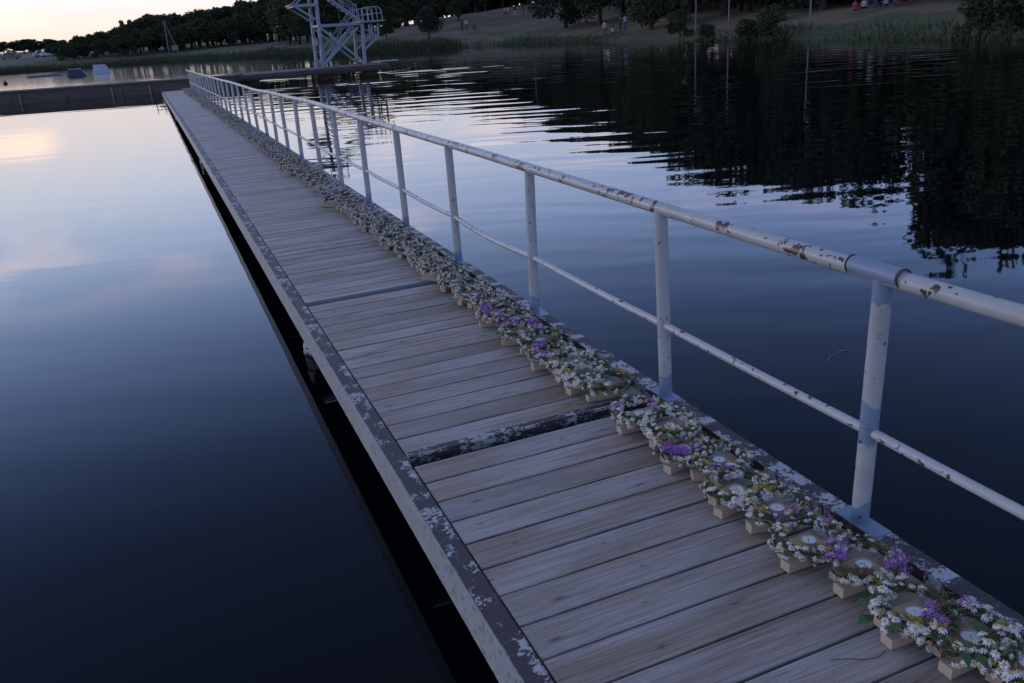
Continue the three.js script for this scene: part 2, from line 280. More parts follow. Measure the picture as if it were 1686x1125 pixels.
  // piles under the open edge with pale crust at the waterline
  for (const pz of [-5.75, -17.5, -31, -42]) {
    const pl = mesh('pile', bar(V(0.82, -1.5, pz), V(0.82, DECK - 0.12 + sag(pz), pz), 0.13, 14), M.dark, pier);
    const g = new THREE.CylinderGeometry(0.145, 0.152, 0.26, 14, 5, true), p = g.attributes.position; for (let i = 0; i < p.count; i++) { const k = 1 + (hash2(i % 15, Math.floor(i / 15), 5) - 0.5) * 0.12; p.setX(i, p.getX(i) * k); p.setZ(i, p.getZ(i) * k); } g.computeVertexNormals(); g.translate(0.82, 0.08, pz);
    mesh('crust', g, M.crust, pl);
  }
}

// ------------------------------------------------------------------ railing
const POSTZ = [-0.42, -1.85, -3.09, -4.55, -6.01, -7.45, -8.88, -10.25, -11.65, -13.1, -14.52, -15.75, -17.15, -18.65, -20.05]; for (let z = -21.5; z > ZF + 0.2; z -= 1.43) POSTZ.push(z);
const railTop = z => 1.312 + 0.7 * sag(z) - 0.06 * sstep(-13, -19, z) + 0.02 * Math.exp(-Math.pow((z + 10.8) / 1.6, 2));
{
  const railing = thing('railing', 'pale blue grey pipe railing with chipped paint along the right edge of the pier', 'railing', [XR, 0, 0]);
  const r = rngOf(9), X = -0.02;
  const lathe = new THREE.CylinderGeometry(0.03, 0.03, 1, 16, 1);
  POSTZ.forEach((z, i) => {
    const y0 = DECK + 0.03 + sag(z), h = railTop(z) - y0 - 0.01;
    const m = mesh('post', lathe, POSTMAT[i === 1 ? 0 : i < 7 ? [1, 2, 1][i % 3] : i % 3 === 0 ? 2 : 3], railing);
    m.position.set(X / 2 + (r() - 0.5) * 0.006, y0 + h / 2, z); m.scale.y = h; m.rotation.z = -X / h * 1 + (r() - 0.5) * 0.008; m.rotation.x = (r() - 0.5) * 0.012; m.rotation.y = r() * 6;
    const pl = mesh('foot_plate', box(0.074, 0.006, 0.15 + r() * 0.06, 0, y0 + 0.003, z), M.patch, railing); if (i > 6) pl.scale.set(1, 1, 1);
  });
  // top rail
  const pts = []; for (let z = ZN; z > ZF; z -= 0.7) pts.push(V(X + (fbm(z * 0.4, 2, 5, 2) - 0.5) * 0.018, railTop(z) + (fbm(z * 0.5, 7, 6, 2) - 0.5) * 0.02, z)); pts.push(V(X, railTop(ZF), ZF));
  const curve = new THREE.CatmullRomCurve3(pts), tg = new THREE.TubeGeometry(curve, 260, 0.0285, 14), uv = tg.attributes.uv; for (let i = 0; i < uv.count; i++) uv.setX(i, uv.getX(i) * 20);
  mesh('top_rail', tg, M.rail, railing);
  mesh('rail_coupling', bar(V(X, railTop(-1.79) + 0.002, -1.77), V(X, railTop(-1.95) + 0.002, -1.96), 0.0305, 16), M.patch, railing);
  for (const z of [-1.762, -1.968]) mesh('weld', (() => { const g = new THREE.TorusGeometry(0.0295, 0.003, 6, 18); g.translate(X, railTop(z) + 0.002, z); return g; })(), M.rust, railing);
  // thin middle rail: one length between each pair of posts, some bent
  for (let i = 0; i + 1 < POSTZ.length; i++) {
    const a = POSTZ[i], b = POSTZ[i + 1], ya = DECK + 0.03 + sag(a) + 0.355, yb = DECK + 0.03 + sag(b) + 0.355, sagm = i > 2 ? -(0.003 + r() * 0.022) : -0.004, side = (r() - 0.5) * 0.02;
    const p = []; for (let k = 0; k <= 6; k++) { const t = k / 6; p.push(V(X * 0.4 + side * Math.sin(t * 3.1416), mix(ya, yb, t) + sagm * Math.sin(t * 3.1416), mix(a, b, t))); }
    const g = new THREE.TubeGeometry(new THREE.CatmullRomCurve3(p), 10, 0.0172, 9), u = g.attributes.uv; for (let k = 0; k < u.count; k++) u.setX(k, u.getX(k) * 0.6 + i * 0.37);
    mesh('middle_rail', g, M.midRail, railing);
  }
}

// ------------------------------------------------------------------ flower wreaths with floats and candles
const FM = {
  flower: new THREE.MeshStandardMaterial({ vertexColors: true, roughness: 0.85, side: THREE.DoubleSide }),
  pine: new THREE.MeshStandardMaterial({ roughness: 0.75, map: colourTex(256, 64, (u, v) => { const n = fbm(u * 6, v * 24, 91, 4), g = 0.5 + 0.5 * Math.sin((v * 9 + fbm(u * 3, v * 2, 93, 2) * 2) * 6.28); return [0.52, 0.40, 0.285].map((c, i) => c * (0.8 + 0.2 * g + 0.3 * (n - 0.5))); }) }),
  wax: std([0.82, 0.82, 0.80], 0.4), cup: std([0.62, 0.63, 0.65], 0.35, { metalness: 0.85 }), wick: std([0.05, 0.045, 0.04], 0.9),
};
function painted(g, rgb) { const n = g.attributes.position.count, c = new Float32Array(n * 3); for (let i = 0; i < n; i++) c.set(rgb, i * 3); g.setAttribute('color', new THREE.BufferAttribute(c, 3)); g.deleteAttribute('uv'); return g.index ? g.toNonIndexed() : g; }
function trisGeo(tris, rgbs) { const p = new Float32Array(tris.length * 9), c = new Float32Array(tris.length * 9); tris.forEach((t, i) => { for (let k = 0; k < 3; k++) { p.set(t[k], i * 9 + k * 3); c.set(rgbs[i], i * 9 + k * 3); } }); const g = new THREE.BufferGeometry(); g.setAttribute('position', new THREE.BufferAttribute(p, 3)); g.setAttribute('color', new THREE.BufferAttribute(c, 3)); g.computeVertexNormals(); return g; }
function daisyGeo(seed, R = 0.0145, petals = 11) {
  const r = rngOf(seed), T = [], C = [], droop = (r() - 0.25) * 1.1;
  for (let i = 0; i < petals; i++) {
    const a = i / petals * 6.283 + (r() - 0.5) * 0.25, L = R * (0.85 + r() * 0.25), w = R * 0.17, y1 = -droop * R * 0.25, y2 = -droop * R * 0.9 + (r() - 0.5) * R * 0.2, ca = Math.cos(a), sa = Math.sin(a);
    const P = (l, s, y) => [ca * l - sa * s, y, sa * l + ca * s], c = [0.74, 0.75, 0.71].map(k => k * (0.8 + r() * 0.25));
    const i0 = P(R * 0.2, 0, 0.001), l1 = P(L * 0.62, w, y1), r1 = P(L * 0.62, -w, y1), tl = P(L, w * 0.5, y2), tr = P(L, -w * 0.5, y2);
    T.push([i0, l1, r1], [l1, tl, r1], [r1, tl, tr]); C.push(c, c, c);
  }
  for (let i = 0; i < 7; i++) { const a = i / 7 * 6.283, b = (i + 1) / 7 * 6.283, q = R * 0.31, t = [0, R * 0.26, 0], m = x => [Math.cos(x) * q * 0.75, R * 0.19, Math.sin(x) * q * 0.75], o = x => [Math.cos(x) * q, 0.0005, Math.sin(x) * q], c = [0.55, 0.36, 0.035]; T.push([t, m(b), m(a)], [m(a), m(b), o(a)], [m(b), o(b), o(a)]); C.push(c, c, c); }
  return trisGeo(T, C);
}
const DAISY = [daisyGeo(1, 0.0128), daisyGeo(2, 0.0105, 10), daisyGeo(3, 0.0145, 12), daisyGeo(4, 0.009, 8)];
const DAISY_LOW = [0, 1, 2].map(s => { const r = rngOf(s + 50), T = [], C = [], R = 0.0125; for (let i = 0; i < 7; i++) { const a = i / 7 * 6.283, q = 0.36; T.push([[0, 0.001, 0], [Math.cos(a - q) * R, (r() - 0.5) * 0.005, Math.sin(a - q) * R], [Math.cos(a + q) * R, (r() - 0.5) * 0.005, Math.sin(a + q) * R]]); C.push([0.6, 0.61, 0.57].map(v => v * (0.6 + r() * 0.5))); } for (let i = 0; i < 4; i++) { const a = i * 1.571, q = R * 0.36; T.push([[0, R * 0.3, 0], [Math.cos(a + 1.571) * q, 0.001, Math.sin(a + 1.571) * q], [Math.cos(a) * q, 0.001, Math.sin(a) * q]]); C.push([0.5, 0.34, 0.04]); } return trisGeo(T, C); });
function placedOn(g, pos, nrm, spin, s = 1) { const q = new THREE.Quaternion().setFromUnitVectors(V(0, 1, 0), nrm), q2 = new THREE.Quaternion().setFromAxisAngle(V(0, 1, 0), spin); const m = new THREE.Matrix4().compose(pos, q.multiply(q2), V(s, s, s)); return g.clone().applyMatrix4(m); }
const RING = 0.092, BASEY = 0.056;            // ring radius, height of the float under it
function ringSpot(r, spread = 0.03, up = 0.3) { // a place and a facing on the wreath's tube
  const a = r() * 6.283, b = -1.0 + r() * 4.2, n = V(Math.cos(a) * Math.cos(b), Math.sin(b) + up, Math.sin(a) * Math.cos(b)).addScaledVector(V(r() - 0.5, r() - 0.5, r() - 0.5), 0.9).normalize(), d = spread * (0.6 + r() * 0.65) * (Math.cos(b) < 0 ? 0.55 : 1);
  return { p: V(Math.cos(a) * (RING + Math.cos(b) * d), BASEY + 0.016 + Math.max(-0.034, Math.sin(b) * d), Math.sin(a) * (RING + Math.cos(b) * d)), n, a };
}
function leafTris(T, C, p, dir, L, w, rgb, bend) { const s = V(-dir.z, 0, dir.x).normalize().multiplyScalar(w), m = p.clone().addScaledVector(dir, L * 0.5).add(V(0, bend, 0)), e = p.clone().addScaledVector(dir, L).add(V(0, -bend * 0.4, 0)); const A = v => [v.x, v.y, v.z]; T.push([A(p), A(m.clone().add(s)), A(m.clone().sub(s))], [A(m.clone().add(s)), A(e), A(m.clone().sub(s))]); C.push(rgb, rgb); }
function greenery(r, n, big = 0) {
  const T = [], C = [];
  for (let i = 0; i < n; i++) { const s = ringSpot(r, 0.022, 0.1), t = r() < 0.5 ? 1 : -1, d = V(-Math.sin(s.a) * t + (r() - 0.5) * 1.1, (r() - 0.35) * 0.9, Math.cos(s.a) * t + (r() - 0.5) * 1.1).normalize(), g = r(), c = g < 0.45 ? [0.06, 0.09, 0.03] : g < 0.75 ? [0.13, 0.14, 0.05] : [0.17, 0.145, 0.08]; leafTris(T, C, s.p, d, 0.018 + r() * 0.03, 0.0022 + r() * 0.0028, c.map(k => k * (0.7 + r() * 0.6)), (r() - 0.3) * 0.006); }
  for (let i = 0; i < big; i++) { const s = ringSpot(r, 0.028, 0.2), d = V(Math.cos(s.a) + (r() - 0.5), -0.25 + r() * 0.4, Math.sin(s.a) + (r() - 0.5)).normalize(); leafTris(T, C, s.p, d, 0.05 + r() * 0.025, 0.014 + r() * 0.006, [0.05, 0.10, 0.035].map(k => k * (0.8 + r() * 0.4)), 0.006); }
  // the bound core of stems
  const core = painted(new THREE.TorusGeometry(RING, 0.012, 6, 20), [0.06, 0.062, 0.03]); core.rotateX(Math.PI / 2); core.translate(0, BASEY + 0.02, 0); core.deleteAttribute('normal'); core.computeVertexNormals();
  return mergeGeometries([core, trisGeo(T, C)]);
}
function tuft(r, c, rgb, rad, n, size) { const T = [], C = []; for (let i = 0; i < n; i++) { const a = r() * 6.283, b = Math.acos(1 - r() * 1.5), d = V(Math.sin(b) * Math.cos(a), Math.cos(b), Math.sin(b) * Math.sin(a)); const p = c.clone().addScaledVector(d, rad * (0.5 + r() * 0.6)), s = V(r() - 0.5, r() - 0.5, r() - 0.5).normalize().multiplyScalar(size), q = V(r() - 0.5, r() - 0.5, r() - 0.5).normalize().multiplyScalar(size); const A = v => [v.x, v.y, v.z], k = 0.65 + r() * 0.7; T.push([A(p.clone().sub(s)), A(p.clone().add(q)), A(p.clone().add(s))]); C.push(rgb.map(v => v * k)); } return [T, C]; }
function clusters(r, n, rgb, rad, count, size, arc) { let T = [], C = []; for (let i = 0; i < n; i++) { const a0 = arc[Math.floor(r() * arc.length)] + (r() - 0.5) * 0.9, b = r() * 2.2 + 0.3, c = V(Math.cos(a0) * (RING + Math.cos(b) * 0.026), BASEY + 0.026 + Math.sin(b) * 0.02, Math.sin(a0) * (RING + Math.cos(b) * 0.026)); const [t, k] = tuft(r, c, rgb.map(v => v * (0.85 + r() * 0.3)), rad, count, size); T = T.concat(t); C = C.concat(k); } return trisGeo(T, C); }
const RUNNER = box(0.042, 0.034, 0.165, 0, 0.017, 0), RAFT = box(0.108, 0.014, 0.108, 0, 0.041, 0), RUNNER2 = box(0.16, 0.034, 0.042, 0, 0.017, 0);
const CUP = new THREE.LatheGeometry([[0, 0], [0.023, 0], [0.0245, 0.002], [0.025, 0.017], [0.0262, 0.0175], [0.0262, 0.0185], [0.0243, 0.0185], [0.0238, 0.013]].map(a => new THREE.Vector2(...a)), 24), WAX = new THREE.LatheGeometry([[0, 0.0145], [0.006, 0.0142], [0.0236, 0.0150], [0.0238, 0.0135]].map(a => new THREE.Vector2(...a)), 24), WICK = new THREE.CylinderGeometry(0.0009, 0.0009, 0.008, 5);
const ORD = ['nearest', 'second', 'third', 'fourth', 'fifth', 'sixth', 'seventh', 'eighth', 'ninth', 'tenth', 'eleventh', 'twelfth', 'thirteenth', 'fourteenth', 'fifteenth', 'sixteenth', 'seventeenth', 'eighteenth', 'nineteenth', 'twentieth', 'twenty-first', 'twenty-second', 'twenty-third', 'twenty-fourth', 'twenty-fifth', 'twenty-sixth', 'twenty-seventh', 'twenty-eighth', 'twenty-ninth', 'thirtieth'];
// what the near wreaths are made of: [x, z, daisies, yellow-centred, purple tufts, yellow buttons, big leaves, turn, words]
const NEAR = [
  [1.830, -1.120, 46, 1, 0, 3, 2, 0.5, 'white daisies with a few yellow buttons'],
  [1.784, -1.258, 34, 1, 7, 2, 3, 2.2, 'white daisies and a purple tuft on its far side'],
  [1.735, -1.401, 38, 1, 0, 5, 6, 0.9, 'white daisies on one half, bare greenery on the other'],
  [1.775, -1.635, 40, 0, 12, 2, 0, 1.7, 'purple blossom and white daisies round a brown tuft'],
  [1.717, -1.817, 46, 0, 2, 2, 0, 0.2, 'airy white daisies and grey green stems'],
  [1.755, -2.020, 52, 0, 2, 9, 0, 1.2, 'white daisies and many yellow chamomile heads'],
  [1.710, -2.190, 44, 1, 2, 4, 1, 2.6, 'white and yellow daisies around a wide open middle'],
  [1.786, -2.400, 50, 0, 1, 3, 0, 0.6, 'small white daisies with olive stems'],
  [1.721, -2.550, 38, 0, 13, 2, 0, 1.1, 'bright purple tufts among small white daisies'],
  [1.785, -2.750, 54, 1, 2, 6, 2, 2.0, 'white daisies and one tall yellow head'],
  [1.736, -2.920, 60, 0, 3, 1, 0, 0.3, 'dense small white daisies'],
  [1.775, -3.280, 30, 1, 0, 5, 9, 1.4, 'thick green sprigs, few daisies and yellow heads'],
  [1.725, -3.420, 62, 1, 0, 5, 1, 0.8, 'dense white daisies with yellow hearts'],
  [1.745, -3.600, 58, 1, 0, 6, 2, 2.4, 'white daisies and scattered yellow heads'],
  [1.707, -3.770, 40, 0, 10, 2, 1, 1.9, 'purple tufts in front of small white daisies'],
  [1.747, -4.000, 28, 1, 3, 4, 9, 0.4, 'wide green leaves and only a few daisies'],
  [1.710, -4.180, 44, 0, 9, 1, 3, 1.0, 'white and purple blossom with green leaves'],
  [1.763, -4.410, 48, 0, 8, 2, 1, 2.8, 'white daisies ringed by violet tufts'],
  [1.715, -4.570, 46, 0, 8, 5, 0, 0.1, 'white daisies, violet tufts and ochre heads'],
  [1.775, -4.820, 58, 0, 2, 2, 1, 1.3, 'dense white daisies on green stems'],
];
function candle(x, y, z, label, group) { const c = thing('tealight', label, 'candle', [x, y, z], 0, group); mesh('cup', CUP, FM.cup, c); mesh('wax', WAX, FM.wax, c); const w = mesh('wick', WICK, FM.wick, c); w.position.y = 0.018; return c; }
{
  const r = rngOf(2024);
  NEAR.forEach(([x, z, nd, big, np, ny, nl, turn, words], i) => {
    const yb = DECK + 0.001 + sag(z);
    const w = thing('flower_wreath', `${ORD[i]} wreath from the near end, ${words}`, 'wreath', [x, yb, z], turn, 'flower wreaths on wooden floats along the kerb');
    const fl = mesh('float', RAFT, FM.pine, w), a = mesh('runner', RUNNER2, FM.pine, fl), b = mesh('runner', RUNNER2, FM.pine, fl);
    fl.rotation.y = -turn + (r() - 0.5) * 0.5; a.position.set(-0.036, 0, 0.012 + r() * 0.02); b.position.set(-0.006 + r() * 0.02, 0, -0.045); a.rotation.y = (r() - 0.5) * 0.12;
    mesh('greenery', greenery(r, 420, nl), FM.flower, w);
    const geos = [];
    for (let k = 0; k < Math.round(nd * 3.1); k++) {
      const s = ringSpot(r, 0.036, 0.3), half = nl > 5 && Math.sin(s.a + turn * 0) > 0.1; if (half && r() < 0.8) continue;
      const g = DAISY[big ? Math.floor(r() * 3) : [1, 3, 3, 1][Math.floor(r() * 4)]];
      if (i < 9) { const m = mesh('daisy', g, FM.flower, w); m.position.copy(s.p); m.quaternion.setFromUnitVectors(V(0, 1, 0), s.n); m.rotateY(r() * 6); m.scale.setScalar(0.85 + r() * 0.35); }
      else geos.push(placedOn(g, s.p, s.n, r() * 6, 0.85 + r() * 0.35));
    }
    if (geos.length) mesh('daisies', mergeGeometries(geos), FM.flower, w).userData.kind = 'stuff';
    const arcs = [r() * 6.28, r() * 6.28];
    if (np) mesh('purple_blossom', clusters(r, np, [0.38, 0.15, 0.52], 0.021, 64, 0.0045, arcs), FM.flower, w);
    if (ny) mesh('yellow_buttons', clusters(r, ny * 2, [0.50, 0.34, 0.03], 0.010, 30, 0.0038, [r() * 6.28, r() * 6.28, r() * 6.28]), FM.flower, w).userData.kind = 'stuff';
    if (i === 3) mesh('brown_tuft', clusters(r, 3, [0.10, 0.05, 0.025], 0.02, 60, 0.004, [4.2]), FM.flower, w);
    mesh('dry_stems', (() => { const T = [], C = []; for (let k = 0; k < 26; k++) { const s = ringSpot(r, 0.034, 0.3); leafTris(T, C, s.p, V(s.n.x + (r() - 0.5), s.n.y * 0.6, s.n.z + (r() - 0.5)).normalize(), 0.02 + r() * 0.03, 0.0008, [0.16, 0.15, 0.10], 0.002); } return trisGeo(T, C); })(), FM.flower, w);
    candle(x, yb + 0.048, z, `white tealight in metal cup on the ${ORD[i]} wreath from the near end`);
  });
  // the rest of the row: clones of eight wreaths, lighter the farther they are
  const protos = [];
  for (let v = 0; v < 8; v++) {
    const far = v >= 4, q = [], add = (name, geo) => q.push([name, geo]);
    add('greenery', greenery(r, far ? 110 : 220, v % 3));
    const geos = []; for (let k = 0, n = [165, 130, 150, 112, 135, 108, 124, 100][v]; k < n; k++) { const s = ringSpot(r, 0.032, 0.4), g = far ? DAISY_LOW[k % 3] : DAISY[[1, 3, 0][k % 3]]; geos.push(placedOn(g, s.p, s.n, r() * 6, far ? 1.05 : 0.95)); }
    add('daisies', mergeGeometries(geos));
    if (v % 4 === 1) add('purple_blossom', clusters(r, 5, [0.22, 0.12, 0.36], 0.017, far ? 16 : 36, far ? 0.006 : 0.0045, [r() * 6.28]));
    if (v % 2 === 0) add('yellow_buttons', clusters(r, 3, [0.40, 0.29, 0.04], 0.009, 14, 0.004, [r() * 6.28, r() * 6.28]));
    protos.push(q);
  }
  let z = -5.02, i = 20;
  while (z > ZF + 0.5) {
    const far = z < -13, v = (far ? 4 : 0) + Math.floor(r() * 4), x = 1.742 + (i % 2 ? 0.028 : -0.028) + (r() - 0.5) * 0.03 - (r() < 0.07 ? 0.08 : 0), yb = DECK + 0.001 + sag(z);
    const label = i < 30 ? `${ORD[i]} wreath from the near end of the row, ${v % 4 === 1 ? 'white daisies with a violet patch' : v % 2 ? 'small white daisies on dark stems' : 'white daisies with yellow heads'}` : far ? 'small pale daisy wreath in the far stretch of the row along the kerb' : 'white daisy wreath in the middle stretch of the row along the kerb';
    const w = thing('flower_wreath', label, 'wreath', [x, yb, z], r() * 6.28, i < 30 ? 'flower wreaths on wooden floats along the kerb' : far ? 'far daisy wreaths along the kerb' : 'middle daisy wreaths along the kerb');
    const fl = mesh('float', RAFT, FM.pine, w); mesh('runner', RUNNER2, FM.pine, fl).position.z = -0.05; mesh('runner', RUNNER2, FM.pine, fl).position.z = 0.05;
    for (const [n, g] of protos[v]) { const m = mesh(n, g, FM.flower, w); if (n === 'daisies') m.userData.kind = 'stuff'; }
    w.scale.setScalar(0.97 + r() * 0.15);
    if (z > -7.6) candle(x, yb + 0.048, z, i < 30 ? `white tealight in metal cup on the ${ORD[i]} wreath from the near end` : 'small white tealight in a wreath of the middle stretch', i < 30 ? undefined : 'tealights of the middle wreaths');
    z -= 0.17 + r() * 0.04; i++;
  }
  // a daisy head fallen on the kerb and a twig on the boards
  const dz = mesh('fallen_daisy', DAISY[2], FM.flower, scene); dz.position.set(1.985, DECK + 0.034, -3.42); tag(dz, 'single daisy head fallen on the dark kerb beam', 'flower');
  const tw = mesh('twig', new THREE.TubeGeometry(new THREE.CatmullRomCurve3([V(1.44, DECK + 0.004, -1.41), V(1.49, DECK + 0.003, -1.392), V(1.51, DECK + 0.004, -1.376), V(1.56, DECK + 0.004, -1.36), V(1.60, DECK + 0.003, -1.368)]), 12, 0.0013, 5), M.rust, scene); tag(tw, 'thin dark twig lying on the near deck boards', 'twig');
  const fw = mesh('floating_twig', new THREE.TubeGeometry(new THREE.CatmullRomCurve3([V(3.58, 0.002, -3.74), V(3.66, 0.004, -3.79), V(3.70, 0.003, -3.80), V(3.78, 0.005, -3.825), V(3.82, 0.004, -3.81)]), 14, 0.0018, 5), std([0.3, 0.3, 0.29], 0.8), scene); tag(fw, 'pale twig floating on the dark water beyond the railing', 'twig');
}

// ------------------------------------------------------------------ jetty and diving tower
{
  const jy = 0.55;
  const breakwater = thing('breakwater', 'low dark concrete breakwater closing off the calm water at the left', 'breakwater', [0, 0, -49]);
  // it meets the jetty at the pier's far end
  const A = V(-46, 0, -18.5), B = V(4.4, 0, -0.2), L = B.clone().sub(A), len = Math.hypot(L.x, L.z), ang = Math.atan2(-L.z, L.x);
  const n = 9; for (let i = 0; i < n; i++) { const c = A.clone().lerp(B, (i + 0.5) / n), g = box(len / n - 0.03, 1.5, 2.0, 0, -0.75 + jy, -1.0); g.rotateY(ang); const m = mesh('wall_panel', g, M.concrete, breakwater); m.position.set(c.x, 0, c.z); const cp = box(len / n - 0.02, 0.07, 2.12, 0, jy + 0.036, -1.0); cp.rotateY(ang); const k = mesh('coping', cp, M.concrete, m); k.position.y = 0; }
  const wood = std([0.30, 0.27, 0.24], 0.8);
  [[-6.35, 0.9], [-4.05, 0.3], [-1.75, 0.8], [0.15, 0.9]].forEach(([x, h]) => { const k = (x - A.x) / (B.x - A.x), z = mix(A.z, B.z, k) + 0.08, m = mesh('fender_post', beam(V(x, -0.4, z), V(x, h > 0.5 ? jy - 0.1 : 0.25, z), 0.07, 0.05), h > 0.5 ? wood : M.rust, breakwater); m.rotation.z = 0; });
  const jetty = thing('jetty', 'concrete jetty slab on squat piers carrying the diving tower', 'jetty', [4.4, 0, -49.6]);
  const slab = mesh('slab', box(8.9, 0.2, 4.4, 4.45, jy - 0.1, -2.6), M.concrete, jetty); mesh('edge_beam', box(8.94, 0.12, 0.25, 4.45, jy - 0.25, -0.65), M.concrete, jetty);
  for (const x of [1.1, 5.3, 7.9]) { const g = new THREE.CylinderGeometry(0.62, 0.36, 1.4, 4, 1); g.rotateY(Math.PI / 4); g.translate(x, jy - 0.9, -1.5); mesh('support', g, M.concrete, jetty); }
  mesh('diving_board', box(1.6, 0.05, 0.5, 9.1, jy + 0.10, -2.2), M.galv, jetty);
  // ladder at the meeting of pier and breakwater
  const ladder = thing('water_ladder', 'thin steel ladder dipping into the water beside the far end of the pier', 'ladder', [0.52, 0, -45.2]);
  for (const x of [-0.22, 0.16]) mesh('stile', bar(V(x, -0.5, 0), V(x, 0.75, 0), 0.02, 6), M.rust, ladder); for (const y of [0.05, 0.3, 0.55]) mesh('rung', bar(V(-0.22, y, 0), V(0.16, y, 0), 0.014, 6), M.rust, ladder);

  const t = thing('diving_tower', 'pale blue steel diving tower with stairs and two platforms on the jetty', 'diving tower', [0, jy, -52]);
  const st = std([0.22, 0.27, 0.34], 0.5), thin = std([0.30, 0.34, 0.39], 0.5), D = -2.1, y = v => v - jy;
  const leg = (n, a, b, w) => mesh(n, beam(a, b, w), st, t);
  leg('leg', V(9.82, 0, 0), V(9.99, y(6.1), 0), 0.17); leg('leg', V(9.82, 0, D), V(9.99, y(6.1), D), 0.17);
  leg('leg', V(12.33, 0, 0), V(12.45, y(2.9), 0), 0.17); leg('leg', V(12.33, 0, D), V(12.45, y(2.9), D), 0.17);
  for (const z of [0, D]) { leg('cross_beam', V(9.9, y(2.86), z), V(12.45, y(2.84), z), 0.15); leg('brace', V(9.95, y(2.75), z + 0.02), V(12.28, 0.12, z + 0.02), 0.11); leg('brace', V(9.95, 0.15, z - 0.12), V(12.2, y(2.65), z - 0.12), 0.10); leg('brace', V(8.7, y(3.95), z), V(9.92, y(3.1), z), 0.11); leg('cross_beam', V(8.6, y(3.98), z), V(9.97, y(3.98), z), 0.12); leg('brace', V(9.97, y(5.0), z), V(8.75, y(4.1), z), 0.08); leg('bracket', V(12.36, y(1.35), z), V(13.35, y(2.05), z), 0.10); leg('hanger', V(13.0, y(2.8), z), V(13.0, y(2.0), z), 0.07); leg('hanger', V(13.38, y(2.8), z), V(13.35, y(2.02), z), 0.09); leg('bracket', V(12.45, y(2.06), z), V(13.36, y(2.03), z), 0.07); leg('brace', V(12.42, y(2.6), z), V(13.35, y(2.05), z), 0.06); leg('cross_beam', V(9.05, y(5.02), z), V(10.6, y(5.02), z), 0.12); }
  for (const [x, yy] of [[9.9, 2.86], [12.45, 2.84], [8.62, 3.98], [9.97, 5.02], [12.4, 0.72]]) leg('cross_beam', V(x, y(yy), 0), V(x, y(yy), D), 0.11);
  mesh('platform', box(1.5, 0.08, 2.6, 13.0, y(2.93), D / 2 + 0.1), st, t); mesh('platform', box(2.4, 0.09, 2.5, 9.3, y(5.12), D / 2 + 0.1), st, t); mesh('landing', box(1.5, 0.06, 2.1, 9.2, y(4.06), D / 2), st, t);
  // hooped rail cages round both platforms
  function cage(x0, x1, yb, h, zs) { for (const z of zs) { const pts = [V(x0, yb, z), V(x0, yb + h * 0.8, z), V(x0 + 0.12, yb + h, z), V(x1 - 0.16, yb + h * 1.03, z), V(x1, yb + h * 0.8, z), V(x1 + 0.06, yb, z)], c = new THREE.CurvePath(); for (let i = 0; i + 1 < pts.length; i++) c.add(new THREE.LineCurve3(pts[i], pts[i + 1])); mesh('guard_rail', new THREE.TubeGeometry(c, 40, 0.03, 6), thin, t); mesh('guard_rail', bar(V(x0, yb + h * 0.5, z), V(x1, yb + h * 0.52, z), 0.024, 6), thin, t); for (const k of [0.33, 0.55, 0.78]) { const x = mix(x0, x1, k); mesh('baluster', bar(V(x, yb, z), V(x - 0.02, yb + h, z), 0.024, 6), thin, t); } } }
  cage(12.45, 13.62, y(2.97), 0.72, [0.15, D - 0.1]); cage(8.15, 10.4, y(5.16), 0.95, [0.15, D - 0.1]);
  // stair up from the lower platform to the upper one, and one from the jetty
  for (const z of [-0.25, -0.95]) { leg('stair_stringer', V(12.5, y(2.95), z), V(9.75, y(5.08), z), 0.12); for (const o of [0.5, 0.85]) mesh('handrail', bar(V(12.3, y(2.95) + o, z), V(9.75, y(5.08) + o, z), 0.022, 6), thin, t); for (const k of [0.05, 0.35, 0.65, 0.95]) { const x = mix(12.4, 9.8, k), b = mix(y(3.0), y(5.06), k); mesh('baluster', bar(V(x, b, z), V(x, b + 0.86, z), 0.02, 6), thin, t); } }
  for (let k = 0; k < 11; k++) mesh('stair_tread', box(0.24, 0.03, 0.7, mix(12.35, 9.9, k / 10), mix(y(3.02), y(4.95), k / 10), -0.6), st, t);
  for (const z of [-1.25, -1.85]) { leg('stair_stringer', V(10.15, 0.05, z), V(12.3, y(2.9), z), 0.09); for (const o of [0.5, 0.85]) mesh('handrail', bar(V(10.15, 0.05 + o, z), V(12.3, y(2.9) + o, z), 0.02, 6), thin, t); for (const k of [0.05, 0.3, 0.55, 0.8]) { const x = mix(10.15, 12.3, k), b = mix(0.08, y(2.9), k); mesh('baluster', bar(V(x, b, z), V(x, b + 0.86, z), 0.018, 6), thin, t); } }
  for (let k = 0; k < 10; k++) mesh('stair_tread', box(0.22, 0.03, 0.6, mix(10.3, 12.2, k / 9), mix(0.2, y(2.8), k / 9), -1.55), st, t);
  // little gate and box by the left leg
  for (const [x, h] of [[9.36, 0.92], [9.66, 0.9]]) mesh('gate_post', bar(V(x, 0, 0.35), V(x, h, 0.35), 0.025, 6), thin, t); for (const yy of [0.45, 0.9]) mesh('gate_bar', bar(V(9.36, yy, 0.35), V(9.66, yy, 0.35), 0.022, 6), thin, t); for (const x of [9.44, 9.51, 9.58]) mesh('gate_bar', bar(V(x, 0.02, 0.35), V(x, 0.45, 0.35), 0.014, 5), thin, t);
  mesh('notice_box', box(0.22, 0.4, 0.1, 9.62, y(2.0), -0.2), thin, t);
}

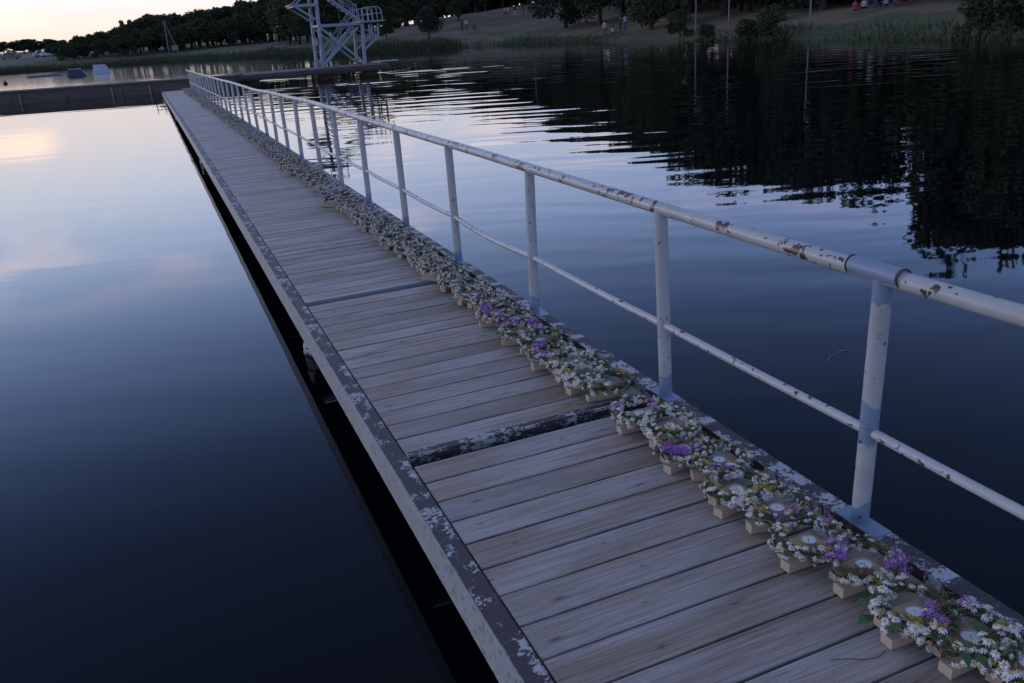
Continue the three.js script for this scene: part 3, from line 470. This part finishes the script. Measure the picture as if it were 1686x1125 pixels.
// ------------------------------------------------------------------ things on the far water
const polar = (azDeg, D) => { const a = azDeg * Math.PI / 180; return [Math.sin(a) * D, -Math.cos(a) * D]; };
{
  function ramp(name, label, x, z, turn, w, h, d, mats) {
    const o = thing(name, label, 'ramp', [x, 0, z], turn), s = new THREE.Shape([[-w / 2, -0.1], [w / 2, -0.1], [w / 2 - d * 0.55, h], [-w / 2 + d * 0.2, h]].map(a => new THREE.Vector2(...a)));
    const g = new THREE.ExtrudeGeometry(s, { depth: 2.2, bevelEnabled: true, bevelSize: 0.03, bevelThickness: 0.03, bevelSegments: 1 }); g.translate(0, 0, -1.1); mesh('body', g, mats[0], o); mesh('deck_panel', box(w - d * 0.75, 0.04, 2.26, -d * 0.17, h + 0.05, 0), mats[1], o); return o;
  }
  const navy = std([0.03, 0.045, 0.09], 0.5), pale = std([0.42, 0.50, 0.66], 0.5);
  ramp('kicker_ramp', 'dark navy floating ramp on the far bright water', -7.0, -112, 0.05, 2.1, 0.78, 1.0, [navy, std([0.2, 0.24, 0.32], 0.5)]);
  ramp('kicker_ramp', 'pale blue floating ramp on the far bright water', -4.85, -124.5, 0.05, 2.1, 0.92, 0.9, [pale, pale]);
  const slider = thing('slider_rail', 'long flat grey floating slider beside the dark ramp', 'slider', [-12, 0, -129], 0.25); mesh('deck', box(4.2, 0.22, 0.9, 0, 0.13, 0), std([0.16, 0.17, 0.2], 0.6), slider); mesh('float', box(3.6, 0.2, 0.6, 0, -0.02, 0), navy, slider);
  const buoy = thing('buoy', 'small dark buoy on the bright water at the left edge', 'buoy', [-13.0, 0, -101]); const bg = new THREE.LatheGeometry([[0, -0.15], [0.18, -0.05], [0.2, 0.1], [0.1, 0.26], [0.03, 0.32], [0, 0.32]].map(a => new THREE.Vector2(...a)), 12); mesh('body', bg, M.dark, buoy); mesh('ring', (() => { const g = new THREE.TorusGeometry(0.05, 0.015, 6, 10); g.translate(0, 0.36, 0); return g; })(), M.rust, buoy);
  // cable mast on the far bank
  const [mx, mz] = polar(1.72, 188), my = groundAt(mx, mz), mast = thing('cable_mast', 'tall leaning two legged cable mast before the dark wood', 'mast', [mx, my, mz]);
  const steel = std([0.16, 0.18, 0.2], 0.6); mesh('leg', bar(V(-0.2, 0, 0), V(0.0, 6.0, 0), 0.11, 6), steel, mast); mesh('leg', bar(V(1.7, 0, 0), V(0.05, 5.9, 0), 0.09, 6), steel, mast); mesh('winch_house', box(1.1, 0.9, 0.9, 1.1, 1.1, 0), std([0.2, 0.23, 0.22], 0.7), mast); for (const [x, h] of [[0.7, 0.65], [1.5, 0.65]]) mesh('stand', box(0.1, h, 0.8, x, h / 2, 0), steel, mast); mesh('head', box(0.5, 0.2, 0.3, 0.05, 6.05, 0), steel, mast);
}

// ------------------------------------------------------------------ trees
const BARK = std([0.05, 0.04, 0.032], 0.95);
const LEAF = [[0.034, 0.054, 0.02], [0.046, 0.066, 0.023], [0.03, 0.046, 0.023]].map(c => new THREE.MeshStandardMaterial({ color: new THREE.Color().setRGB(...c), roughness: 0.9, side: THREE.DoubleSide }));
function treeProto(seed, { lobes = 9, n = 1500, leaf = 0.05, wide = 0.36, low = 0.22, trunk = 0.03, slim = 1 }) { // unit height
  const r = rngOf(seed), geos = [], L = [];
  geos.push(bar(V(0, -0.06, 0), V((r() - 0.5) * 0.05, 0.55, (r() - 0.5) * 0.05), trunk, 7, trunk * 0.45));
  for (let i = 0; i < lobes; i++) { const a = r() * 6.283, q = Math.sqrt(r()) * wide * 0.72 * slim, y = low + 0.13 + (i / lobes) * (0.80 - low) * 0.93 + r() * 0.05, s = (1 - Math.abs(y - 0.5) * 0.9) * wide * (0.42 + r() * 0.25) * slim, c = V(Math.cos(a) * q * (1.15 - y * 0.75), y, Math.sin(a) * q * (1.15 - y * 0.75)); L.push([c, Math.max(s, 0.07)]); geos.push(bar(V(0, Math.min(0.5, y * 0.6), 0), c, trunk * 0.35, 5, trunk * 0.12)); }
  const pos = [];
  for (let i = 0; i < n; i++) {
    const [c, s] = L[Math.floor(r() * L.length)], u = r() * 2 - 1, a = r() * 6.283, q = s * Math.pow(r(), 0.28), k = Math.sqrt(1 - u * u), p = V(c.x + Math.cos(a) * k * q, c.y + u * q * 0.82, c.z + Math.sin(a) * k * q);
    for (let j = 0; j < 2; j++) { const e1 = V(r() - 0.5, r() - 0.5, r() - 0.5).normalize().multiplyScalar(leaf * (0.5 + r() * 0.7)), e2 = V(r() - 0.5, r() - 0.5, r() - 0.5).normalize().multiplyScalar(leaf * (0.5 + r() * 0.7)); pos.push(p.x - e1.x, p.y - e1.y, p.z - e1.z, p.x + e1.x, p.y + e1.y, p.z + e1.z, p.x + e2.x, p.y + e2.y, p.z + e2.z); }
  }
  const crown = new THREE.BufferGeometry(); crown.setAttribute('position', new THREE.Float32BufferAttribute(pos, 3)); crown.computeVertexNormals();
  return { trunk: mergeGeometries(geos), crown };
}
const TREES = [treeProto(1, {}), treeProto(2, { wide: 0.42, lobes: 11 }), treeProto(3, { wide: 0.3, low: 0.12, lobes: 10 }), treeProto(4, { wide: 0.45, lobes: 12, low: 0.3 }), treeProto(5, { wide: 0.4, low: 0.06, lobes: 12 }), treeProto(6, { wide: 0.15, low: 0.05, lobes: 9, n: 800, leaf: 0.035 })];
const BIG = [treeProto(11, { n: 3600, leaf: 0.032, wide: 0.42, lobes: 14, low: 0.2 }), treeProto(12, { n: 3600, leaf: 0.032, wide: 0.36, lobes: 13, low: 0.12 }), treeProto(13, { n: 3600, leaf: 0.03, wide: 0.46, lobes: 16, low: 0.05 })];
function tree(proto, x, z, h, label, group, r, wide = 1) { const o = thing('tree', label, 'tree', [x, groundAt(x, z) - 0.02 * h, z], r() * 6.283, group); mesh('trunk', proto.trunk, BARK, o); mesh('crown', proto.crown, LEAF[Math.floor(r() * 3)], o); o.scale.set(h * wide, h, h * wide); return o; }
{
  const r = rngOf(31), el = (az, tab) => { for (let i = 1; i < tab.length; i++) if (az <= tab[i][0]) return mix(tab[i - 1][1], tab[i][1], clamp((az - tab[i - 1][0]) / (tab[i][0] - tab[i - 1][0]))); return tab[tab.length - 1][1]; };
  const line = [[-4.9, 0.75], [-3, 1.1], [-1.5, 1.25], [-0.3, 1.75], [1.2, 2.05], [2.8, 1.95], [4.6, 2.1], [6, 2.4], [7.5, 2.6], [9.3, 2.75], [12, 3.0], [15, 3.1], [18, 3.3], [21, 3.9], [25, 5.0], [29, 6.2], [33, 7.5], [37, 8.8], [41, 9.3], [47, 9.9], [52, 11.6], [70, 12]];
  const topAt = (az, D) => EYE + D * Math.tan(el(az, line) * Math.PI / 180);
  const put = (az, D, k, label, group, set = TREES, wide = 1) => { const [x, z] = polar(az, D), h = (topAt(az, D) - groundAt(x, z)) * k; if (h > 1.5) tree(set[Math.floor(r() * set.length)], x, z, h, label, group, r, wide); };
  for (let az = -4.6; az < 9; az += 0.42) for (const D of [196, 206, 220]) put(az + r() * 0.3, D + r() * 6, (D < 200 ? 0.72 : 0.95) + r() * 0.16, 'dark leafy tree in the wood on the far left bank', 'trees of the far left wood', TREES.slice(0, 5), 1.2);
  for (let az = -16; az < -3.5; az += 0.5) { const [x, z] = polar(az, 330 + r() * 20); tree(TREES[Math.floor(r() * 5)], x, z, 3.6 + r() * 1.6, 'tiny dark tree in the low wood on the left horizon', 'trees on the left horizon', r, 2.2); }
  for (let az = 8.5; az < 21; az += 0.62) for (const D of [152, 166, 184]) { if (az > 17.5 && D < 160) continue; put(az + r() * 0.5, D + r() * 6, 0.82 + r() * 0.25, 'dark leafy tree in the wood on the hill behind the diving tower', 'trees on the hill behind the tower', TREES.slice(0, 5), 1.15); }
  for (let az = 20.5; az < 33; az += 0.8) for (const D of [156, 170, 186, 204]) put(az + r() * 0.5, D + r() * 8, 0.85 + r() * 0.25, 'dark leafy tree on top of the grassy hill', 'trees on top of the hill', TREES.slice(0, 5), 1.1);
  for (let az = 30; az < 66; az += 1.9) for (const dt of [17, 25, 35, 48]) { // terrace trees on the right
    if (az > 44.2 && az < 49.4) continue;
    const sh = az < 34 ? 88 : az < 40 ? 72 : az < 46 ? 62 : az < 52 ? 52 : 46; put(az + r() * 1.6, sh + dt * (1 + 0.2 * r()), 0.8 + r() * 0.28, 'tall dark tree on the terrace of the right bank', 'trees on the right terrace', BIG, 1.05); }
  for (let az = 42; az < 52; az += 0.75) for (const D of [98, 112]) { const [x, z] = polar(az + r() * 0.5, D + r() * 6); tree(BIG[Math.floor(r() * 3)], x, z, (EYE + D * 0.098 - groundAt(x, z)) * (0.85 + r() * 0.2), 'dark tree behind the gap in the terrace trees', 'trees behind the terrace gap', r, 1.3); }
  for (const [az, D] of [[-0.55, 232], [-0.25, 233]]) { const [x, z] = polar(az, D); tree(TREES[5], x, z, EYE + D * 0.037 - groundAt(x, z), 'slim poplar rising above the far left wood', 'two poplars above the far left wood', r, 0.9); }
  // single trees that stand out on the slope
  for (const [az, D, h, lab, set] of [[17.6, 126, 4.6, 'round dark tree standing alone on the slope right of the diving tower', BIG[0]], [14.9, 132, 3.4, 'small tree beside the tower on the grassy shore', BIG[1]], [19.6, 143, 5.0, 'spreading tree on the slope above the sitting people', BIG[1]], [26.4, 116, 9.5, 'broad dark tree hanging over the slope in the middle', BIG[2]], [28.6, 112, 9.0, 'dark tree beside the broad one on the slope', BIG[0]], [31.8, 90, 9.0, 'large dark bushy tree near the water before the terrace', BIG[2]]]) { const [x, z] = polar(az, D); tree(set, x, z, h, lab, undefined, r, 1.15); }
  // bushes on the right shore
  for (const [az, D, h] of [[37.7, 66, 1.7], [39.2, 64.5, 2.3], [33.6, 80, 2.2], [35.2, 74, 1.5], [50.5, 50.5, 2.0], [52.3, 49, 2.3], [54, 48, 2.4]]) { const [x, z] = polar(az, D), o = thing('shore_bush', `dark bush on the right shore, ${h > 2.25 ? 'tall' : h > 1.8 ? 'rounded' : 'low'} one at the water, ${ORD[[37.7, 39.2, 33.6, 35.2, 50.5, 52.3, 54].indexOf(az)].replace('nearest', 'first')} planted`, 'bush', [x, groundAt(x, z) - 0.1, z], r() * 6); o.userData.label = { 37.7: 'low round bush at the waterline left of the feathery bush', 39.2: 'tall feathery bush standing at the waterline of the right bank', 33.6: 'bush at the waterline under the large dark tree', 35.2: 'low bush at the waterline right of the large dark tree', 50.5: 'leftmost of the three bushes at the right edge of the photo', 52.3: 'middle one of the three bushes at the right edge', 54: 'bush at the very right edge of the shore' }[az]; mesh('stems', TREES[4].trunk, BARK, o); mesh('foliage', TREES[4].crown, LEAF[1], o); o.scale.set(h * 1.5, h * 1.15, h * 1.5); }
}

// ------------------------------------------------------------------ reeds: uncountable, one object
{
  const g = trisGeo([[[-0.03, 0, 0], [0.03, 0, 0], [0.02, 0.62, 0.03]], [[-0.025, 0.3, 0], [0.02, 0.62, 0.03], [0.05, 1, 0.14]]], [[1, 1, 1], [1, 1, 1]]); g.deleteAttribute('color');
  const r = rngOf(64), list = [];
  const along = s => { const i = Math.min(SHORE.length - 2, Math.floor(s)), k = s - i; return [mix(SHORE[i][0], SHORE[i + 1][0], k), mix(SHORE[i][1], SHORE[i + 1][1], k)]; };
  const want = 26000; let tries = 0;
  while (list.length < want && tries++ < want * 6) {
    const s = 2.6 + r() * 12, [x0, z0] = along(s), dens = s < 8.9 ? 0.35 + 0.65 * sstep(0.4, 0.55, fbm(s * 2.2, 3, 5, 3)) : s < 10.6 ? 0.25 * sstep(0.45, 0.6, fbm(s * 3, 3, 5, 3)) : sstep(0.42, 0.6, fbm(s * 3.1, 9, 5, 3)) * (s < 13.6 ? 0.22 : 0.5); if (r() > dens) continue;
    const x = x0 + (r() - 0.5) * 5, z = z0 + (r() - 0.5) * 5, y = groundAt(x, z); if (y < -0.4 || y > 0.75) continue;
    list.push([x, Math.max(y, -0.1), z, (s < 9 ? 1.0 : 0.5) * (0.5 + r() * 0.8), r() * 6.283, r()]);
  }
  const im = new THREE.InstancedMesh(g, new THREE.MeshStandardMaterial({ color: 0xffffff, roughness: 0.9, side: THREE.DoubleSide }), list.length), m = new THREE.Matrix4(), q = new THREE.Quaternion(), c = new THREE.Color();
  list.forEach(([x, y, z, h, a, k], i) => { q.setFromEuler(new THREE.Euler(0, a, 0)); m.compose(V(x, y, z), q, V(1.6, h, 1.6)); im.setMatrixAt(i, m); im.setColorAt(i, c.setRGB(mix(0.035, 0.085, k), mix(0.07, 0.09, k), mix(0.03, 0.038, k))); });
  im.name = 'reeds'; im.castShadow = im.receiveShadow = true; scene.add(im); tag(im, 'green reeds lining the edge of the far shore', 'reeds', null, 'stuff');
}

// ------------------------------------------------------------------ lamp posts and people on the banks
{
  const grey = std([0.16, 0.18, 0.18], 0.6), head = std([0.45, 0.47, 0.47], 0.5);
  for (const [az, D, h, lab] of [[8.05, 150, 3.3, 'slim lamp post on the grass left of the diving tower'], [12.1, 150, 4.4, 'lamp post seen through the diving tower'], [24.3, 124, 6.2, 'pale lamp post on the slope beside the strolling people'], [36.6, 80, 5.5, 'lamp post left of the bush on the right terrace'], [41.4, 73, 5.5, 'pale lamp post on the right terrace beside a trunk'], [34.6, 84, 5.5, 'leftmost lamp post on the right terrace']]) {
    const [x, z] = polar(az, D), o = thing('lamp_post', lab, 'lamp post', [x, groundAt(x, z), z], 0.4, 'lamp posts on the banks');
    mesh('pole', bar(V(0, -0.2, 0), V(0, h, 0), 0.07, 7, 0.045), grey, o); mesh('arm', bar(V(0, h - 0.03, 0), V(0.5, h + 0.1, 0), 0.03, 6), grey, o); mesh('lamp_head', box(0.42, 0.1, 0.2, 0.62, h + 0.12, 0), head, o);
  }
  // figures: one continuous skin each, from a field of tapered limbs
  function figure(pose, seed) {
    const J = pose, mc = new MarchingCubes(44, new THREE.MeshBasicMaterial(), false, false, 60000); mc.isolation = 0;
    const S = 44, half = 1.0, smin = (a, b, k) => { const h = clamp(0.5 + 0.5 * (b - a) / k); return mix(b, a, h) - k * h * (1 - h); };
    const cap = (p, a, b, ra, rb) => { const ab = [b[0] - a[0], b[1] - a[1], b[2] - a[2]], ap = [p[0] - a[0], p[1] - a[1], p[2] - a[2]], t = clamp((ap[0] * ab[0] + ap[1] * ab[1] + ap[2] * ab[2]) / (ab[0] ** 2 + ab[1] ** 2 + ab[2] ** 2)); return Math.hypot(ap[0] - ab[0] * t, ap[1] - ab[1] * t, ap[2] - ab[2] * t) - mix(ra, rb, t); };
    for (let k = 0; k < S; k++) for (let j = 0; j < S; j++) for (let i = 0; i < S; i++) { const p = [(i / S * 2 - 1) * half, (j / S * 2 - 1) * half + 0.9, (k / S * 2 - 1) * half]; let d = 9; for (const [a, b, ra, rb] of J) d = smin(d, cap(p, a, b, ra, rb), 0.045); mc.field[i + j * S + k * S * S] = -d; }
    mc.update(); const n = mc.count, pos = new Float32Array(mc.positionArray.slice(0, n * 3)), nor = new Float32Array(mc.normalArray.slice(0, n * 3));
    for (let i = 0; i < n; i++) { pos[i * 3] *= half; pos[i * 3 + 1] = pos[i * 3 + 1] * half + 0.9; pos[i * 3 + 2] *= half; }
    const g = new THREE.BufferGeometry(); g.setAttribute('position', new THREE.BufferAttribute(pos, 3)); g.setAttribute('normal', new THREE.BufferAttribute(nor, 3)); return g;
  }
  const stand = [[[0, 1.66, 0.02], [0, 1.58, 0.03], 0.1, 0.085], [[0, 1.5, 0], [0, 1.42, 0], 0.055, 0.06], [[-0.16, 1.38, 0], [0.16, 1.38, 0], 0.075, 0.075], [[0, 1.36, 0], [0, 1.0, 0], 0.14, 0.125], [[-0.08, 0.95, 0], [0.08, 0.95, 0], 0.11, 0.11], [[-0.09, 0.92, 0], [-0.1, 0.5, 0.02], 0.085, 0.06], [[-0.1, 0.5, 0.02], [-0.1, 0.06, -0.02], 0.06, 0.045], [[0.09, 0.92, 0], [0.1, 0.5, 0.02], 0.085, 0.06], [[0.1, 0.5, 0.02], [0.1, 0.06, -0.02], 0.06, 0.045], [[-0.1, 0.05, -0.03], [-0.1, 0.04, 0.12], 0.045, 0.035], [[0.1, 0.05, -0.03], [0.1, 0.04, 0.12], 0.045, 0.035], [[-0.2, 1.37, 0], [-0.25, 1.08, 0.02], 0.055, 0.045], [[-0.25, 1.08, 0.02], [-0.23, 0.82, 0.08], 0.043, 0.04], [[0.2, 1.37, 0], [0.25, 1.08, 0.02], 0.055, 0.045], [[0.25, 1.08, 0.02], [0.23, 0.82, 0.08], 0.043, 0.04]];
  const walk = stand.map(s => s.slice()); walk[5] = [[-0.09, 0.92, 0], [-0.1, 0.5, 0.2], 0.085, 0.06]; walk[6] = [[-0.1, 0.5, 0.2], [-0.1, 0.07, 0.28], 0.06, 0.045]; walk[9] = [[-0.1, 0.06, 0.27], [-0.1, 0.06, 0.42], 0.045, 0.035]; walk[7] = [[0.09, 0.92, 0], [0.1, 0.5, -0.08], 0.085, 0.06]; walk[8] = [[0.1, 0.5, -0.08], [0.1, 0.1, -0.34], 0.06, 0.045]; walk[10] = [[0.1, 0.08, -0.36], [0.1, 0.04, -0.22], 0.045, 0.035]; walk[12] = [[-0.25, 1.08, -0.08], [-0.23, 0.86, 0.02], 0.043, 0.04]; walk[14] = [[0.25, 1.08, 0.08], [0.23, 0.9, 0.24], 0.043, 0.04];
  const sit = [[[0, 0.84, 0.02], [0, 0.76, 0.03], 0.1, 0.085], [[0, 0.68, 0], [0, 0.6, 0], 0.055, 0.06], [[-0.16, 0.56, 0], [0.16, 0.56, 0], 0.075, 0.075], [[0, 0.54, 0], [0, 0.2, -0.04], 0.14, 0.13], [[-0.1, 0.14, -0.03], [0.1, 0.14, -0.03], 0.125, 0.125], [[-0.1, 0.14, 0], [-0.16, 0.42, 0.36], 0.09, 0.065], [[-0.16, 0.42, 0.36], [-0.14, 0.06, 0.52], 0.06, 0.045], [[0.1, 0.14, 0], [0.16, 0.42, 0.36], 0.09, 0.065], [[0.16, 0.42, 0.36], [0.14, 0.06, 0.52], 0.06, 0.045], [[-0.14, 0.05, 0.52], [-0.14, 0.04, 0.66], 0.045, 0.035], [[0.14, 0.05, 0.52], [0.14, 0.04, 0.66], 0.045, 0.035], [[-0.2, 0.55, 0], [-0.26, 0.34, 0.14], 0.055, 0.045], [[-0.26, 0.34, 0.14], [-0.14, 0.4, 0.36], 0.043, 0.04], [[0.2, 0.55, 0], [0.26, 0.34, 0.14], 0.055, 0.045], [[0.26, 0.34, 0.14], [0.14, 0.4, 0.36], 0.043, 0.04]];
  const POSES = { standing: [figure(stand), 1.5, 0.86], walking: [figure(walk), 1.5, 0.86], sitting: [figure(sit), 0.66, 0.2] };
  function person(az, D, pose, top, legs, label, turn) {
    const [x, z] = polar(az, D), [g0, neck, waist] = POSES[pose], g = g0.clone(), p = g.attributes.position, c = new Float32Array(p.count * 3), skin = [0.35, 0.22, 0.16], hair = [0.05, 0.035, 0.025];
    for (let i = 0; i < p.count; i++) { const y = p.getY(i), z2 = p.getZ(i), x2 = Math.abs(p.getX(i)), hand = pose !== 'sitting' && x2 > 0.19 && y < 0.92 && y > 0.72; c.set(hand ? skin : y > neck + 0.12 || (y > neck + 0.0 && z2 < 0.02) ? hair : y > neck - 0.04 ? skin : y > waist && !(pose === 'sitting' && z2 > 0.2 && y < 0.5) ? top : y < 0.1 && z2 > -0.5 && pose !== 'sitting' ? [0.03, 0.03, 0.03] : legs, i * 3); }
    g.setAttribute('color', new THREE.BufferAttribute(c, 3));
    const o = mesh('person', g, PM, scene); o.position.set(x, groundAt(x, z), z); o.rotation.y = turn; o.scale.setScalar(0.88); tag(o, label, 'person');
  }
  const PM = new THREE.MeshStandardMaterial({ vertexColors: true, roughness: 0.9 }), W = [0.45, 0.46, 0.48], K = [0.02, 0.02, 0.025], B = [0.05, 0.09, 0.2], R = [0.3, 0.04, 0.05], G = [0.12, 0.12, 0.13], T = [0.2, 0.16, 0.11], P = [0.5, 0.25, 0.3];
  const list = [
    [19.75, 130, 'standing', B, K, 'person in a blue top standing left of the pair on the lower slope', 0.4], [20.05, 130, 'standing', W, B, 'person in a white top standing beside the blue one on the slope', -0.5], [20.55, 130, 'sitting', G, K, 'person in grey sitting on the lower slope grass', 2.8],
    [22.55, 138, 'walking', P, K, 'person in pink walking along the slope behind a child', 1.4], [22.75, 138, 'walking', W, G, 'person in white walking beside the pink one', 1.6], [23.2, 138, 'standing', K, W, 'person in a black top and pale skirt standing on the slope', 2.4], [23.75, 138, 'standing', K, K, 'person all in black standing left of the pale lamp post', -2],
    [24.85, 134, 'sitting', B, K, 'person in blue sitting in the group right of the lamp post', 3], [25.05, 134, 'sitting', W, B, 'person in white sitting in the middle of the group by the lamp post', -2.9], [25.3, 134, 'sitting', K, G, 'person in black sitting at the right of the group by the lamp post', 2.6],
    [10.5, 141, 'sitting', G, K, 'person in grey sitting on the shore left of the tower foot', 2.9], [10.8, 141, 'sitting', K, B, 'person in black sitting on the shore behind the tower', -2.6], [7.45, 148, 'sitting', R, K, 'person in dark red sitting on the far grass', 3], [7.7, 148, 'sitting', K, K, 'person in black sitting beside the dark red one on the far grass', 2.5],
    [11.4, 146, 'standing', W, G, 'person in white standing on the grass seen through the tower', 2.7], [9.1, 152, 'standing', W, K, 'person in a white shirt standing before the wood left of the tower', 2.2], [9.4, 152, 'standing', G, K, 'person in grey standing beside the white shirt before the wood', 3], [8.75, 152, 'walking', K, G, 'person in black walking before the wood left of the tower', 1.5],
    [28.9, 97, 'standing', W, G, 'person in white standing under the dark tree in the middle', 2.9], [29.4, 97, 'sitting', W, K, 'person in white sitting under the dark tree in the middle', 2.4], [29.9, 98, 'standing', G, K, 'person in grey standing right of the white one under the tree', -2.4], [30.2, 98, 'standing', W, B, 'person in white and blue standing at the right under the tree', 2.6],
    [43.9, 72, 'sitting', R, B, 'person in a red top sitting at the left of the terrace group', 2.2], [44.4, 72.5, 'sitting', W, K, 'person in white sitting next to the red top on the terrace', 2.6], [45.0, 72, 'standing', W, B, 'person in white and blue standing in the terrace group', 2.8], [45.6, 72.5, 'sitting', [0.3, 0.4, 0.55], K, 'person in pale blue sitting in the middle of the terrace group', -2.8], [46.3, 72, 'sitting', R, G, 'person in red and grey sitting at the right of the terrace group', -2.5], [47.1, 72, 'walking', K, T, 'person in black walking on the terrace right of the group', 1.3],
    [50.4, 60, 'sitting', W, K, 'person in white sitting at the right end of the terrace', 2.3], [51.0, 60, 'sitting', G, B, 'person in grey sitting at the right end of the terrace', 2.7],
  ];
  list.forEach(a => person(...a));
  // parked cars on the far left bank
  const carBody = (() => { const s = new THREE.Shape([[-2, 0.28], [2, 0.28], [2.05, 0.7], [1.2, 0.85], [0.7, 1.32], [-1.0, 1.36], [-1.6, 0.9], [-2.05, 0.82]].map(a => new THREE.Vector2(...a))), g = new THREE.ExtrudeGeometry(s, { depth: 1.5, bevelEnabled: true, bevelSize: 0.06, bevelThickness: 0.08, bevelSegments: 2 }); g.translate(0, 0, -0.75); return g; })(), carGlass = (() => { const s = new THREE.Shape([[1.1, 0.9], [0.66, 1.26], [-0.95, 1.29], [-1.4, 0.92]].map(a => new THREE.Vector2(...a))), g = new THREE.ExtrudeGeometry(s, { depth: 1.7, bevelEnabled: false }); g.translate(0, 0, -0.85); return g; })(), wheel = (() => { const g = new THREE.CylinderGeometry(0.32, 0.32, 0.2, 12); g.rotateX(Math.PI / 2); return g; })();
  for (const [az, D, c, lab] of [[-6.75, 232, [0.12, 0.13, 0.15], 'dark grey parked car at the left edge of the far bank'], [-4.75, 236, [0.55, 0.57, 0.6], 'pale parked car at the foot of the far left wood'], [-5.1, 238, [0.3, 0.32, 0.34], 'grey parked car left of the pale one on the far bank']]) { const [x, z] = polar(az, D), o = thing('parked_car', lab, 'car', [x, groundAt(x, z), z], 0.2, 'cars parked on the far bank'); mesh('body', carBody, std(c, 0.35), o); mesh('windows', carGlass, std([0.03, 0.035, 0.04], 0.15), o); for (const wx of [-1.3, 1.3]) for (const wz of [-0.72, 0.72]) { const w = mesh('wheel', wheel, M.dark, o); w.position.set(wx, 0.32, wz); } }
}

scene.traverse(o => { if (o.isMesh) { o.castShadow = true; o.receiveShadow = true; } });
renderer.render(scene, camera);
